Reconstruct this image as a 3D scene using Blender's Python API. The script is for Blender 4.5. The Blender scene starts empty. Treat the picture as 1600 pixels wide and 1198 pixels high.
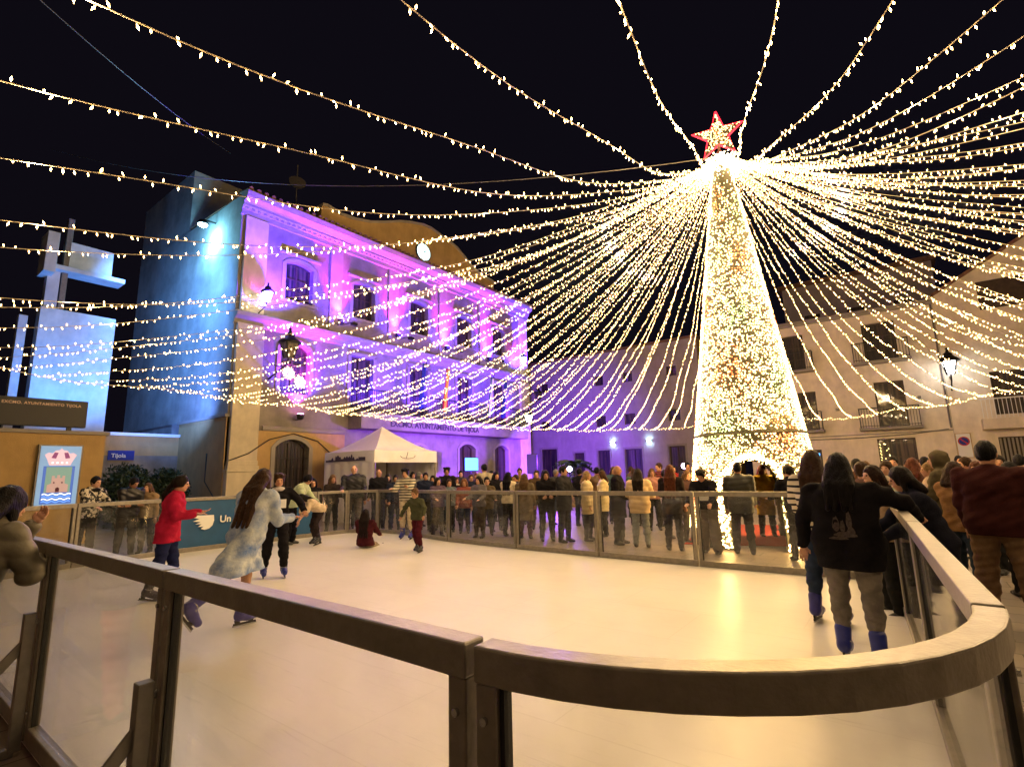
import bpy, math, random
import numpy as np
from math import sin, cos, pi, radians, sqrt, atan2
from mathutils import Matrix, Vector
random.seed(7); RNG = np.random.default_rng(7)

# ------------------------------------------------------------------ camera
SC = bpy.context.scene
cam_data = bpy.data.cameras.new('camera'); cam = bpy.data.objects.new('camera', cam_data)
SC.collection.objects.link(cam); SC.camera = cam
cam_data.sensor_width = 36.0; cam_data.lens = 18.0; cam_data.clip_start = 0.05; cam_data.clip_end = 2000
YAW, PITCH, ROLL = radians(37.0), radians(9.9), radians(1.4)
_f = Vector((-sin(YAW)*cos(PITCH), cos(YAW)*cos(PITCH), sin(PITCH)))
_r = Vector((cos(YAW), sin(YAW), 0)); _u = _r.cross(_f)
_r2 = _r*cos(ROLL) - _u*sin(ROLL); _u2 = _r*sin(ROLL) + _u*cos(ROLL)
cam.matrix_world = Matrix(((_r2.x, _u2.x, -_f.x, 0), (_r2.y, _u2.y, -_f.y, 0), (_r2.z, _u2.z, -_f.z, 1.64), (0, 0, 0, 1)))

# ------------------------------------------------------------------ night sky
W = bpy.data.worlds.new('World'); SC.world = W; W.use_nodes = True
nt = W.node_tree; nt.nodes.clear()
wo = nt.nodes.new('ShaderNodeOutputWorld'); bg = nt.nodes.new('ShaderNodeBackground')
bg.inputs['Color'].default_value = (0.42, 0.34, 0.62, 1); bg.inputs['Strength'].default_value = 0.0042
nt.links.new(bg.outputs[0], wo.inputs[0])

# ------------------------------------------------------------------ exposure, sampling
SC.view_settings.view_transform = 'Standard'; SC.view_settings.look = 'None'
SC.view_settings.exposure = 1.22; SC.view_settings.gamma = 1.0
SC.render.engine = 'CYCLES'
SC.cycles.use_denoising = True
SC.cycles.use_light_tree = True
SC.cycles.max_bounces = 6; SC.cycles.diffuse_bounces = 3; SC.cycles.glossy_bounces = 3
SC.cycles.transparent_max_bounces = 16
SC.cycles.sample_clamp_indirect = 4.0
SC.cycles.caustics_reflective = False; SC.cycles.caustics_refractive = False

# ------------------------------------------------------------------ lights of the place and added spots
def aim(o, src, dst):
    d = Vector(dst) - Vector(src); o.location = src
    o.rotation_euler = d.to_track_quat('-Z', 'Y').to_euler()
def spot(src, dst, col, power, size, blend=1.0, rad=0.08):
    l = bpy.data.lights.new('scene_light', 'SPOT'); l.color = col; l.energy = power
    l.spot_size = radians(size); l.spot_blend = blend; l.shadow_soft_size = rad
    o = bpy.data.objects.new('scene_light', l); SC.collection.objects.link(o); aim(o, src, dst); return o
def point(src, col, power, rad=0.1):
    l = bpy.data.lights.new('scene_light', 'POINT'); l.color = col; l.energy = power; l.shadow_soft_size = rad
    o = bpy.data.objects.new('scene_light', l); SC.collection.objects.link(o); o.location = src; return o
MAG = (0.85, 0.03, 1.0); VIO = (0.085, 0.02, 1.0)
UPL = [(12.6, 8.25), (15.75, 8.25), (19.1, 8.25), (22.6, 8.25), (10.92, 4.0)]     # uplights on the town hall (y, z)
for (y, z) in UPL:
    spot((-18.62, y, z+.12), (-18.97, y, z+2.2), MAG, 2600, 70, 1.0, .05)
for y in (9.4, 12.6, 15.75, 19.1, 22.6, 25.6):                          # added violet wash spots; their long arms are invented
    spot((-17.75, y, 8.0), (-19.0, y, 10.6), VIO, 3200, 125, .8, .06)
for y in (10.92, 14.2, 17.4, 20.8, 24.0):
    spot((-18.15, y, 4.75), (-19.0, y, 6.4), VIO, 800, 130, .9, .06)
for (y, z) in [(9.1, 8.3), (25.3, 8.5), (24.2, 4.2)]:
    spot((-18.45, y, z+.2), (-18.97, y, z+2.2), MAG, 60, 130, 1.0, .05)
# violet spots added round the stage projector, for town hall, back house and ground
spot((-7.0, 20.5, 1.9), (-19, 19.0, 5.0), VIO, 4600, 62, .9, .1)
spot((-11.8, 19.2, 1.7), (-19, 18.6, 2.2), (.26, .05, 1.0), 5200, 100, .9, .1)
spot((-15.6, 22.0, 2.2), (-21, 34, 3.0), (.2, .04, 1.0), 5200, 84, .9, .1)
spot((-14.0, 22.2, 2.2), (-9.5, 14, 0), (.25, .05, 1.0), 900, 110, .9, .1)
# cold lamp on the side wall; added blue spots for wall and slab tower
spot((-21.2, 7.75, 11.75), (-21.35, 8.33, 9.6), (.16, .62, 1.0), 1500, 125, 1.0, .06)
spot((-19.8, 5.2, 9.5), (-22.5, 8.35, 8.0), (.12, .35, 1.0), 1300, 125, 1.0, .1)  # added wide spot, spreads the blue further over the side wall
point((-21.2, 7.95, 11.1), (.22, .70, 1.0), 190, .1)
spot((-19.6, 4.3, 3.3), (-22, 4.6, 6.8), (.05, .30, 1.0), 600, 120, .9, .1)  # added hidden spot, turns the slab tower blue
spot((-19.6, 6.6, 3.5), (-24, 8.3, 7.0), (.12, .28, 1.0), 650, 120, 1.0, .1)  # added spot, brightens the lower side wall
# cold wall lamps at the back, white street lantern on the right
for x in (-16.6, -13.87):
    spot((x, 33.78, 3.6), (x, 34.0, 2.4), (.1, .75, 1.0), 26, 140, 1, .03)
    spot((x, 33.78, 3.6), (x, 34.0, 4.8), (.1, .75, 1.0), 26, 140, 1, .03)
point((2.25, 32.0, 6.25), (1.0, .86, .66), 480, .12)

# ------------------------------------------------------------------ materials
def mat(name, col=(.5, .5, .5), rough=.6, metal=0.0, noise=0.0, nscale=8.0, bump=0.0, bscale=60.0, spec=.5, col2=None, streak=0.0, coord='Object', stretch=None):
    m = bpy.data.materials.new(name); m.use_nodes = True
    n = m.node_tree.nodes; l = m.node_tree.links; b = n['Principled BSDF']
    b.inputs['Base Color'].default_value = (*col, 1); b.inputs['Roughness'].default_value = rough
    b.inputs['Metallic'].default_value = metal; b.inputs['Specular IOR Level'].default_value = spec
    tc = n.new('ShaderNodeTexCoord')
    if noise > 0 or col2:
        t = n.new('ShaderNodeTexNoise'); t.inputs['Scale'].default_value = nscale; t.inputs['Detail'].default_value = 6
        t.inputs['Roughness'].default_value = .6
        l.new(tc.outputs[coord], t.inputs['Vector'])
        r = n.new('ShaderNodeValToRGB'); c2 = col2 or tuple(c*(1-noise) for c in col)
        r.color_ramp.elements[0].color = (*c2, 1); r.color_ramp.elements[1].color = (*[min(1, c*(1+noise*.4)) for c in col], 1)
        r.color_ramp.elements[0].position = .34; r.color_ramp.elements[1].position = .66
        l.new(t.outputs['Fac'], r.inputs['Fac']); l.new(r.outputs['Color'], b.inputs['Base Color'])
        if streak > 0:      # rain streaks and patches in the render
            ms = n.new('ShaderNodeMapping'); ms.inputs['Scale'].default_value = (3.0, 3.0, .9); l.new(tc.outputs[coord], ms.inputs[0])
            t3 = n.new('ShaderNodeTexNoise'); t3.inputs['Scale'].default_value = 1.0; t3.inputs['Detail'].default_value = 9; t3.inputs['Roughness'].default_value = .7; l.new(ms.outputs[0], t3.inputs['Vector'])
            r3 = n.new('ShaderNodeMapRange'); r3.inputs[1].default_value = .42; r3.inputs[2].default_value = .62; r3.inputs[3].default_value = 1-streak; r3.inputs[4].default_value = 1.0; l.new(t3.outputs['Fac'], r3.inputs[0])
            x3 = n.new('ShaderNodeMix'); x3.data_type = 'RGBA'; x3.blend_type = 'MULTIPLY'; x3.inputs[0].default_value = 1; l.new(r.outputs['Color'], x3.inputs[6]); l.new(r3.outputs[0], x3.inputs[7]); l.new(x3.outputs[2], b.inputs['Base Color'])
    if bump > 0:
        t2 = n.new('ShaderNodeTexNoise'); t2.inputs['Scale'].default_value = bscale; t2.inputs['Detail'].default_value = 5
        if stretch:
            ms = n.new('ShaderNodeMapping'); ms.inputs['Scale'].default_value = stretch; l.new(tc.outputs[coord], ms.inputs[0]); l.new(ms.outputs[0], t2.inputs['Vector'])
        else: l.new(tc.outputs[coord], t2.inputs['Vector'])
        bp = n.new('ShaderNodeBump'); bp.inputs['Strength'].default_value = bump; bp.inputs['Distance'].default_value = .02
        l.new(t2.outputs['Fac'], bp.inputs['Height']); l.new(bp.outputs['Normal'], b.inputs['Normal'])
    return m
def emit(name, col, s):
    m = bpy.data.materials.new(name); m.use_nodes = True
    b = m.node_tree.nodes['Principled BSDF']
    b.inputs['Base Color'].default_value = (*[min(1, c*.5) for c in col], 1)
    b.inputs['Emission Color'].default_value = (*col, 1); b.inputs['Emission Strength'].default_value = s
    return m
def node_mat(name):
    m = bpy.data.materials.new(name); m.use_nodes = True
    return m, m.node_tree.nodes, m.node_tree.links, m.node_tree.nodes['Principled BSDF']
M = {}
M['plaster'] = mat('cream_plaster', (.27, .24, .20), .85, noise=.3, nscale=1.2, bump=.25, bscale=40, streak=.10)
M['plaster_trim'] = mat('pale_trim', (.31, .28, .24), .8, noise=.1, nscale=2, bump=.15, bscale=40)
M['pilaster'] = mat('pilaster_cream', (.64, .56, .40), .8, noise=.12, nscale=2, bump=.15, bscale=40, streak=.10)
M['ochre'] = mat('ochre_plaster', (.50, .33, .13), .85, noise=.16, nscale=1.5, bump=.25, bscale=40, streak=.10)
M['side'] = mat('weathered_plaster', (.34, .33, .30), .9, noise=.35, nscale=.8, bump=.3, bscale=20, streak=.10)
M['white_wall'] = mat('whitewash', (.82, .71, .55), .85, noise=.16, nscale=1.1, bump=.2, bscale=30, streak=.10)
M['back_wall'] = mat('far_house_plaster', (.42, .36, .34), .9, noise=.15, nscale=.8, bump=.2, bscale=20, streak=.10)
M['roof'] = mat('clay_tiles', (.22, .11, .06), .85, noise=.5, nscale=6, bump=.6, bscale=12)
M['dark'] = mat('dark_interior', (.012, .011, .012), .5)
M['wood'] = mat('dark_wood', (.055, .032, .02), .55, noise=.4, nscale=5, bump=.2, bscale=40)
M['iron'] = mat('black_iron', (.015, .014, .015), .45, metal=.3, noise=.3, nscale=30)
M['alu'] = mat('brushed_aluminium', (.25, .225, .19), .34, metal=.3, noise=.2, nscale=14, bump=.12, bscale=60)
M['alu_dark'] = mat('grey_steel', (.2, .185, .17), .45, metal=.5, noise=.2, nscale=12, bump=.05, bscale=150)
M['gap'] = mat('black_gap', (.01, .01, .01), .7)
M['rubber'] = mat('black_rubber', (.02, .02, .02), .6, bump=.1)
M['white_fabric'] = mat('tent_fabric', (.72, .70, .68), .8, noise=.06, nscale=3, bump=.2, bscale=8)
M['ink'] = mat('print_ink', (.05, .04, .09), .8, noise=.2)
M['letter'] = mat('bronze_letters', (.015, .01, .02), .5)
M['teal'] = mat('teal_board', (.006, .075, .20), .5, noise=.12, nscale=4)
M['white_ink'] = mat('white_print', (.75, .75, .72), .6)
M['leaf'] = mat('dark_leaves', (.02, .045, .018), .6, noise=.6, nscale=30)
M['bark'] = mat('bark', (.06, .045, .03), .9, noise=.4, nscale=20, bump=.6, bscale=30)
M['red_carpet'] = mat('red_carpet', (.42, .05, .02), .95, noise=.25, nscale=20, bump=.5, bscale=300)
M['yellow'] = mat('flag_yellow', (.7, .5, .04), .8, noise=.1)
M['red'] = mat('flag_red', (.5, .03, .03), .8, noise=.1)
M['blue_cloth'] = mat('flag_blue', (.02, .04, .3), .8, noise=.1)
M['green_cloth'] = mat('flag_green', (.03, .2, .08), .8, noise=.1)
M['white_paint'] = mat('white_paint', (.75, .75, .75), .5)
M['tower'] = mat('pale_render', (.50, .52, .54), .8, noise=.2, nscale=1.5, bump=.1, streak=.10)
M['wire'] = mat('pale_wire', (.5, .42, .3), .5)
M['netting'] = mat('green_tinsel', (.035, .035, .016), .6, noise=.5, nscale=40, bump=.8, bscale=40)
M['blade'] = mat('steel_blade', (.5, .5, .52), .25, metal=.9)
M['paving'] = None
BULB = (1.0, .62, .22)
M['bulb'] = emit('warm_bulb', (1.0, .60, .20), 17.0)
M['bulb_tree'] = emit('tree_bulb', (1.0, .64, .24), 5.5)
M['bulb_gold'] = emit('gold_bulb', (1.0, .20, .06), 3.0)
M['bulb_lime'] = emit('lime_bulb', (.62, .80, .25), 2.6)
M['bulb_star'] = emit('star_bulb', (1.0, .62, .22), 3.2)
M['bulb_white'] = emit('white_bulb', (1.0, .75, .4), 10.0)
M['star_red'] = emit('red_tube', (1.0, .02, .04), 1.6)
M['lamp_white'] = emit('lit_lamp_glass', (.95, .98, 1.0), 9.0)
M['lamp_cold'] = emit('cold_lamp_glass', (.55, .92, 1.0), 22.0)
M['lamp_mag'] = emit('magenta_lens', (1.0, .25, 1.0), 16.0)
M['proj'] = emit('projector_lens', (.75, .55, 1.0), 14.0)
M['clock'] = emit('lit_clock_face', (.62, .92, .95), 1.6)
M['screen'] = emit('blue_screen', (.05, .35, 1.0), 2.2)
M['led_text'] = emit('led_text', (.9, .55, .3), .09)
M['panel_glow'] = emit('light_box_face', (.35, .62, 1.0), .2)
M['warm_dots'] = emit('window_garland', (1.0, .75, .25), 6.0)

# thin clear panels: mostly see-through, mirror-like at grazing angles
g, gn, gl, gb = node_mat('clear_panel'); gn.remove(gb)
tr = gn.new('ShaderNodeBsdfTransparent'); tr.inputs[0].default_value = (.96, .965, .965, 1)
gg = gn.new('ShaderNodeBsdfGlossy'); gg.inputs['Roughness'].default_value = .04
fw_ = gn.new('ShaderNodeLayerWeight'); fw_.inputs[0].default_value = .5; pw_ = gn.new('ShaderNodeMath'); pw_.operation = 'POWER'; pw_.inputs[1].default_value = 4.0
gl.new(fw_.outputs['Facing'], pw_.inputs[0]); lw = gn.new('ShaderNodeMapRange'); lw.inputs[3].default_value = .035; lw.inputs[4].default_value = .75; gl.new(pw_.outputs[0], lw.inputs[0])
mx = gn.new('ShaderNodeMixShader'); gl.new(lw.outputs[0], mx.inputs[0]); gl.new(tr.outputs[0], mx.inputs[1]); gl.new(gg.outputs[0], mx.inputs[2])
df = gn.new('ShaderNodeBsdfDiffuse'); df.inputs[0].default_value = (.5, .5, .5, 1)
mx2 = gn.new('ShaderNodeMixShader'); tn = gn.new('ShaderNodeTexNoise'); tn.inputs['Scale'].default_value = 2.5; tn.inputs['Detail'].default_value = 7
mr = gn.new('ShaderNodeMapRange'); mr.inputs[1].default_value = .45; mr.inputs[2].default_value = .8; mr.inputs[3].default_value = .01; mr.inputs[4].default_value = .12
gl.new(tn.outputs['Fac'], mr.inputs[0]); gl.new(mr.outputs[0], mx2.inputs[0]); gl.new(mx.outputs[0], mx2.inputs[1]); gl.new(df.outputs[0], mx2.inputs[2])
gl.new(mx2.outputs[0], gn['Material Output'].inputs[0]); M['glass'] = g
m, n, l, b = node_mat('curtained_pane'); M['pane'] = m
tc = n.new('ShaderNodeTexCoord'); wv = n.new('ShaderNodeTexNoise'); wv.inputs['Scale'].default_value = 1.0; wv.inputs['Detail'].default_value = 4
mp = n.new('ShaderNodeMapping'); mp.inputs['Scale'].default_value = (9, 9, .35); l.new(tc.outputs['Object'], mp.inputs[0]); l.new(mp.outputs[0], wv.inputs[0])
cr = n.new('ShaderNodeValToRGB'); cr.color_ramp.elements[0].color = (.008, .007, .008, 1); cr.color_ramp.elements[1].color = (.075, .05, .035, 1); cr.color_ramp.elements[0].position = .42; cr.color_ramp.elements[1].position = .62
l.new(wv.outputs['Fac'], cr.inputs[0]); l.new(cr.outputs[0], b.inputs['Base Color']); b.inputs['Roughness'].default_value = .6; b.inputs['Coat Weight'].default_value = 1.0; b.inputs['Coat Roughness'].default_value = .04

# rink sheets: white plastic plates with faint joints and scuffs
m, n, l, b = node_mat('rink_plates')
tc = n.new('ShaderNodeTexCoord'); ns = n.new('ShaderNodeTexNoise'); ns.inputs['Scale'].default_value = .55; ns.inputs['Detail'].default_value = 9; ns.inputs['Roughness'].default_value = .65
l.new(tc.outputs['Object'], ns.inputs['Vector'])
cr = n.new('ShaderNodeValToRGB'); cr.color_ramp.elements[0].color = (.76, .73, .66, 1); cr.color_ramp.elements[1].color = (.84, .81, .75, 1)
cr.color_ramp.elements[0].position = .3; cr.color_ramp.elements[1].position = .62
l.new(ns.outputs['Fac'], cr.inputs['Fac'])
bt = n.new('ShaderNodeTexBrick'); bt.offset = 0.5; bt.inputs['Scale'].default_value = 1.0; bt.inputs['Brick Width'].default_value = 2.0; bt.inputs['Row Height'].default_value = 1.0
bt.inputs['Mortar Size'].default_value = .004; bt.inputs['Color1'].default_value = (1, 1, 1, 1); bt.inputs['Color2'].default_value = (.97, .97, .97, 1); bt.inputs['Mortar'].default_value = (.88, .87, .86, 1)
l.new(tc.outputs['Object'], bt.inputs['Vector'])
mm = n.new('ShaderNodeMix'); mm.data_type = 'RGBA'; mm.blend_type = 'MULTIPLY'; mm.inputs[0].default_value = 1
l.new(cr.outputs[0], mm.inputs[6]); l.new(bt.outputs[0], mm.inputs[7]); prev = mm.outputs[2]
for rz_, sc3 in ((.5, (1.2, 46, 1)), (2.1, (1.6, 60, 1)), (1.2, (.9, 38, 1))):      # thin skate marks in three directions
    mq = n.new('ShaderNodeMapping'); mq.inputs['Scale'].default_value = sc3; mq.inputs['Rotation'].default_value = (0, 0, rz_); l.new(tc.outputs['Object'], mq.inputs[0])
    nq = n.new('ShaderNodeTexNoise'); nq.inputs['Scale'].default_value = 1.0; nq.inputs['Detail'].default_value = 3; nq.inputs['Distortion'].default_value = .8; l.new(mq.outputs[0], nq.inputs['Vector'])
    rq = n.new('ShaderNodeMapRange'); rq.inputs[1].default_value = .66; rq.inputs[2].default_value = .72; rq.inputs[3].default_value = 1.0; rq.inputs[4].default_value = .86; l.new(nq.outputs['Fac'], rq.inputs[0])
    mz = n.new('ShaderNodeMix'); mz.data_type = 'RGBA'; mz.blend_type = 'MULTIPLY'; mz.inputs[0].default_value = 1; l.new(prev, mz.inputs[6]); l.new(rq.outputs[0], mz.inputs[7]); prev = mz.outputs[2]
l.new(prev, b.inputs['Base Color'])
sc_ = n.new('ShaderNodeTexNoise'); sc_.inputs['Scale'].default_value = 3.0; sc_.inputs['Detail'].default_value = 10; sc_.inputs['Distortion'].default_value = 1.5
mp = n.new('ShaderNodeMapping'); mp.inputs['Scale'].default_value = (1, 6, 1); mp.inputs['Rotation'].default_value = (0, 0, .7)
l.new(tc.outputs['Object'], mp.inputs[0]); l.new(mp.outputs[0], sc_.inputs['Vector'])
rr = n.new('ShaderNodeMapRange'); rr.inputs[3].default_value = .24; rr.inputs[4].default_value = .40
l.new(sc_.outputs['Fac'], rr.inputs[0]); l.new(rr.outputs[0], b.inputs['Roughness'])
M['ice'] = m
# paving: warm stone slabs with joints, worn gloss
m, n, l, b = node_mat('stone_paving')
tc = n.new('ShaderNodeTexCoord'); bt = n.new('ShaderNodeTexBrick'); bt.inputs['Scale'].default_value = 1.0; bt.inputs['Brick Width'].default_value = .6; bt.inputs['Row Height'].default_value = .4
bt.inputs['Mortar Size'].default_value = .008; bt.inputs['Color1'].default_value = (.30, .25, .20, 1); bt.inputs['Color2'].default_value = (.22, .19, .16, 1); bt.inputs['Mortar'].default_value = (.07, .06, .05, 1)
l.new(tc.outputs['Object'], bt.inputs['Vector'])
ns = n.new('ShaderNodeTexNoise'); ns.inputs['Scale'].default_value = 1.3; ns.inputs['Detail'].default_value = 8; l.new(tc.outputs['Object'], ns.inputs['Vector'])
cr = n.new('ShaderNodeValToRGB'); cr.color_ramp.elements[0].color = (.55, .55, .55, 1); cr.color_ramp.elements[1].color = (1.1, 1.1, 1.1, 1); l.new(ns.outputs['Fac'], cr.inputs['Fac'])
mm = n.new('ShaderNodeMix'); mm.data_type = 'RGBA'; mm.blend_type = 'MULTIPLY'; mm.inputs[0].default_value = 1
l.new(bt.outputs[0], mm.inputs[6]); l.new(cr.outputs[0], mm.inputs[7]); l.new(mm.outputs[2], b.inputs['Base Color'])
rr = n.new('ShaderNodeMapRange'); rr.inputs[3].default_value = .25; rr.inputs[4].default_value = .6; l.new(ns.outputs['Fac'], rr.inputs[0]); l.new(rr.outputs[0], b.inputs['Roughness'])
bp = n.new('ShaderNodeBump'); bp.inputs['Strength'].default_value = .4; bp.inputs['Distance'].default_value = .006; l.new(bt.outputs['Fac'], bp.inputs['Height']); bp.invert = True; l.new(bp.outputs[0], b.inputs['Normal'])
M['paving'] = m

# ------------------------------------------------------------------ helpers
def link(o, parent=None):
    SC.collection.objects.link(o)
    if parent is not None: o.parent = parent
    return o
def empty(name, loc=(0, 0, 0), rz=0, label=None, cat=None, group=None, kind=None):
    o = bpy.data.objects.new(name, None); o.empty_display_size = .2; link(o)
    o.location = loc; o.rotation_euler = (0, 0, rz); tag(o, label, cat, group, kind); return o
def tag(o, label=None, cat=None, group=None, kind=None):
    if label: o['label'] = label
    if cat: o['category'] = cat
    if group: o['group'] = group
    if kind: o['kind'] = kind
    return o
def wloc(p):
    v = Vector((0, 0, 0))
    while p is not None: v += p.location; p = p.parent
    return v
def mesh_np(name, V, F, mats, parent=None, fm=None, smooth=False, local=False):
    """V (n,3) array, F (m,k) array"""
    me = bpy.data.meshes.new(name); V = np.asarray(V, dtype=np.float32); F = np.asarray(F, dtype=np.int32)
    if parent is not None and not local: V = V - np.array(wloc(parent), dtype=np.float32)
    k = F.shape[1]
    me.vertices.add(len(V)); me.vertices.foreach_set('co', V.ravel())
    me.loops.add(F.size); me.loops.foreach_set('vertex_index', F.ravel())
    me.polygons.add(len(F)); me.polygons.foreach_set('loop_start', np.arange(0, F.size, k, dtype=np.int32))
    if fm is not None: me.polygons.foreach_set('material_index', np.asarray(fm, dtype=np.int32))
    me.polygons.foreach_set('use_smooth', np.full(len(F), smooth, dtype=bool))
    me.update(calc_edges=True); me.validate()
    for mm_ in (mats if isinstance(mats, (list, tuple)) else [mats]): me.materials.append(mm_)
    return link(bpy.data.objects.new(name, me), parent)
class MB:
    def __init__(s): s.v = []; s.f = []; s.m = []
    def add(s, vs, fs, mi=0):
        o = len(s.v); s.v += [tuple(p) for p in vs]; s.f += [tuple(i+o for i in f) for f in fs]; s.m += [mi]*len(fs); return s
    def box(s, c, d, mi=0, rz=0.0):
        x, y, z = c; a, b_, h = d[0]/2, d[1]/2, d[2]/2; C, S = cos(rz), sin(rz); P = []
        for k in (-1, 1):
            for (i, j) in ((-1, -1), (1, -1), (1, 1), (-1, 1)):
                u, w = i*a, j*b_; P.append((x+u*C-w*S, y+u*S+w*C, z+k*h))
        return s.add(P, [(3, 2, 1, 0), (4, 5, 6, 7), (0, 1, 5, 4), (1, 2, 6, 5), (2, 3, 7, 6), (3, 0, 4, 7)], mi)
    def bar(s, a, b_, w, h=None, mi=0, up=(0, 0, 1)):
        a, b_ = Vector(a), Vector(b_); d = (b_-a).normalized(); h = h or w; u = Vector(up)
        if abs(d.dot(u)) > .98: u = Vector((0, 1, 0)) if abs(d.y) < .9 else Vector((1, 0, 0))
        r = d.cross(u).normalized(); u = r.cross(d); P = []
        for p in (a, b_):
            for (i, j) in ((-1, -1), (1, -1), (1, 1), (-1, 1)): P.append(p + r*(i*w/2) + u*(j*h/2))
        return s.add(P, [(3, 2, 1, 0), (4, 5, 6, 7), (0, 1, 5, 4), (1, 2, 6, 5), (2, 3, 7, 6), (3, 0, 4, 7)], mi)
    def tube(s, pts, r, n=8, mi=0, cap=True):
        pts = [Vector(p) for p in pts]; rs = r if isinstance(r, (list, tuple)) else [r]*len(pts); P = []; F = []
        for i, p in enumerate(pts):
            d = (pts[min(i+1, len(pts)-1)] - pts[max(i-1, 0)]).normalized()
            u = Vector((0, 0, 1)) if abs(d.z) < .9 else Vector((1, 0, 0)); q = d.cross(u).normalized(); u = q.cross(d)
            for k in range(n): P.append(p + (q*cos(2*pi*k/n) + u*sin(2*pi*k/n))*rs[i])
        for i in range(len(pts)-1):
            for k in range(n): F.append((i*n+k, i*n+(k+1) % n, (i+1)*n+(k+1) % n, (i+1)*n+k))
        if cap: F += [tuple(range(n))[::-1], tuple((len(pts)-1)*n+k for k in range(n))]
        return s.add(P, F, mi)
    def lathe(s, c, prof, n=16, mi=0):
        P = []; F = []
        for (r, z) in prof:
            for k in range(n): P.append((c[0]+r*cos(2*pi*k/n), c[1]+r*sin(2*pi*k/n), c[2]+z))
        for i in range(len(prof)-1):
            for k in range(n): F.append((i*n+k, i*n+(k+1) % n, (i+1)*n+(k+1) % n, (i+1)*n+k))
        F += [tuple(range(n))[::-1], tuple((len(prof)-1)*n+k for k in range(n))]
        return s.add(P, F, mi)
    def prism(s, poly, fr, d0, d1, mi=0):
        n = len(poly); P = [fr(a, b_, d1) for a, b_ in poly] + [fr(a, b_, d0) for a, b_ in poly]
        F = [tuple(range(n)), tuple(range(2*n-1, n-1, -1))] + [(i, i+n, (i+1) % n+n, (i+1) % n) for i in range(n)]
        return s.add(P, F, mi)
    def build(s, name, mats, parent=None, smooth=False, bevel=0.0):
        me = bpy.data.meshes.new(name); off = wloc(parent) if parent is not None else Vector((0, 0, 0))
        me.from_pydata([tuple(Vector(p)-off) for p in s.v], [], s.f)
        for mm_ in (mats if isinstance(mats, (list, tuple)) else [mats]): me.materials.append(mm_)
        me.polygons.foreach_set('material_index', s.m)
        if smooth: me.polygons.foreach_set('use_smooth', [True]*len(me.polygons))
        me.update(); o = link(bpy.data.objects.new(name, me), parent)
        if bevel > 0:
            bv = o.modifiers.new('bevel', 'BEVEL'); bv.width = bevel; bv.segments = 2; bv.limit_method = 'ANGLE'
        return o
def frame(O, r, n):
    O, r, n = Vector(O), Vector(r), Vector(n)
    return lambda s_, z, d=0.0: O + r*s_ + Vector((0, 0, z)) + n*d
def fbox(mb, fr, s0, s1, z0, z1, d0, d1, mi=0): return mb.prism([(s0, z0), (s1, z0), (s1, z1), (s0, z1)], fr, d0, d1, mi)
def arc_top(s0, s1, zt, rise, n=8):
    if rise <= 0: return [(s0, zt), (s1, zt)]
    w = (s1-s0)/2; c = (s0+s1)/2; R = (w*w+rise*rise)/(2*rise); zc = zt+rise-R
    return [(s0+(s1-s0)*i/n, zc+sqrt(max(0, R*R-(s0+(s1-s0)*i/n-c)**2))) for i in range(n+1)]
def wall(fr, s0, s1, z0, z1, openings, depth=.25, mi=0, mb=None):
    """sheet with openings (a, b, zb, zt, rise) and reveals going inwards"""
    mb = mb or MB(); tops = [arc_top(o[0], o[1], o[3], o[4]) for o in openings]; xs = {s0, s1}
    for t in tops:
        for p in t: xs.add(p[0])
    xs = sorted(xs)
    def zt(t, x):
        for (a, za), (b_, zb_) in zip(t, t[1:]):
            if a-1e-6 <= x <= b_+1e-6: return za+(zb_-za)*((x-a)/max(1e-9, b_-a))
    for xa, xb in zip(xs, xs[1:]):
        if xb-xa < 1e-6: continue
        mid = (xa+xb)/2; cov = sorted([(o, t) for o, t in zip(openings, tops) if o[0] < mid < o[1]], key=lambda q: q[0][2])
        la = lb = z0
        for o, t in cov:
            mb.add([fr(xa, la), fr(xb, lb), fr(xb, o[2]), fr(xa, o[2])], [(0, 1, 2, 3)], mi); la, lb = zt(t, xa), zt(t, xb)
        mb.add([fr(xa, la), fr(xb, lb), fr(xb, z1), fr(xa, z1)], [(0, 1, 2, 3)], mi)
    for o, t in zip(openings, tops):
        ring = [(o[0], o[2]), (o[1], o[2])] + t[::-1]
        for (a, za), (b_, zb_) in zip(ring, ring[1:]+ring[:1]):
            if abs(a-b_)+abs(za-zb_) < 1e-6: continue
            mb.add([fr(a, za), fr(b_, zb_), fr(b_, zb_, -depth), fr(a, za, -depth)], [(3, 2, 1, 0)], mi)
    return mb
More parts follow.
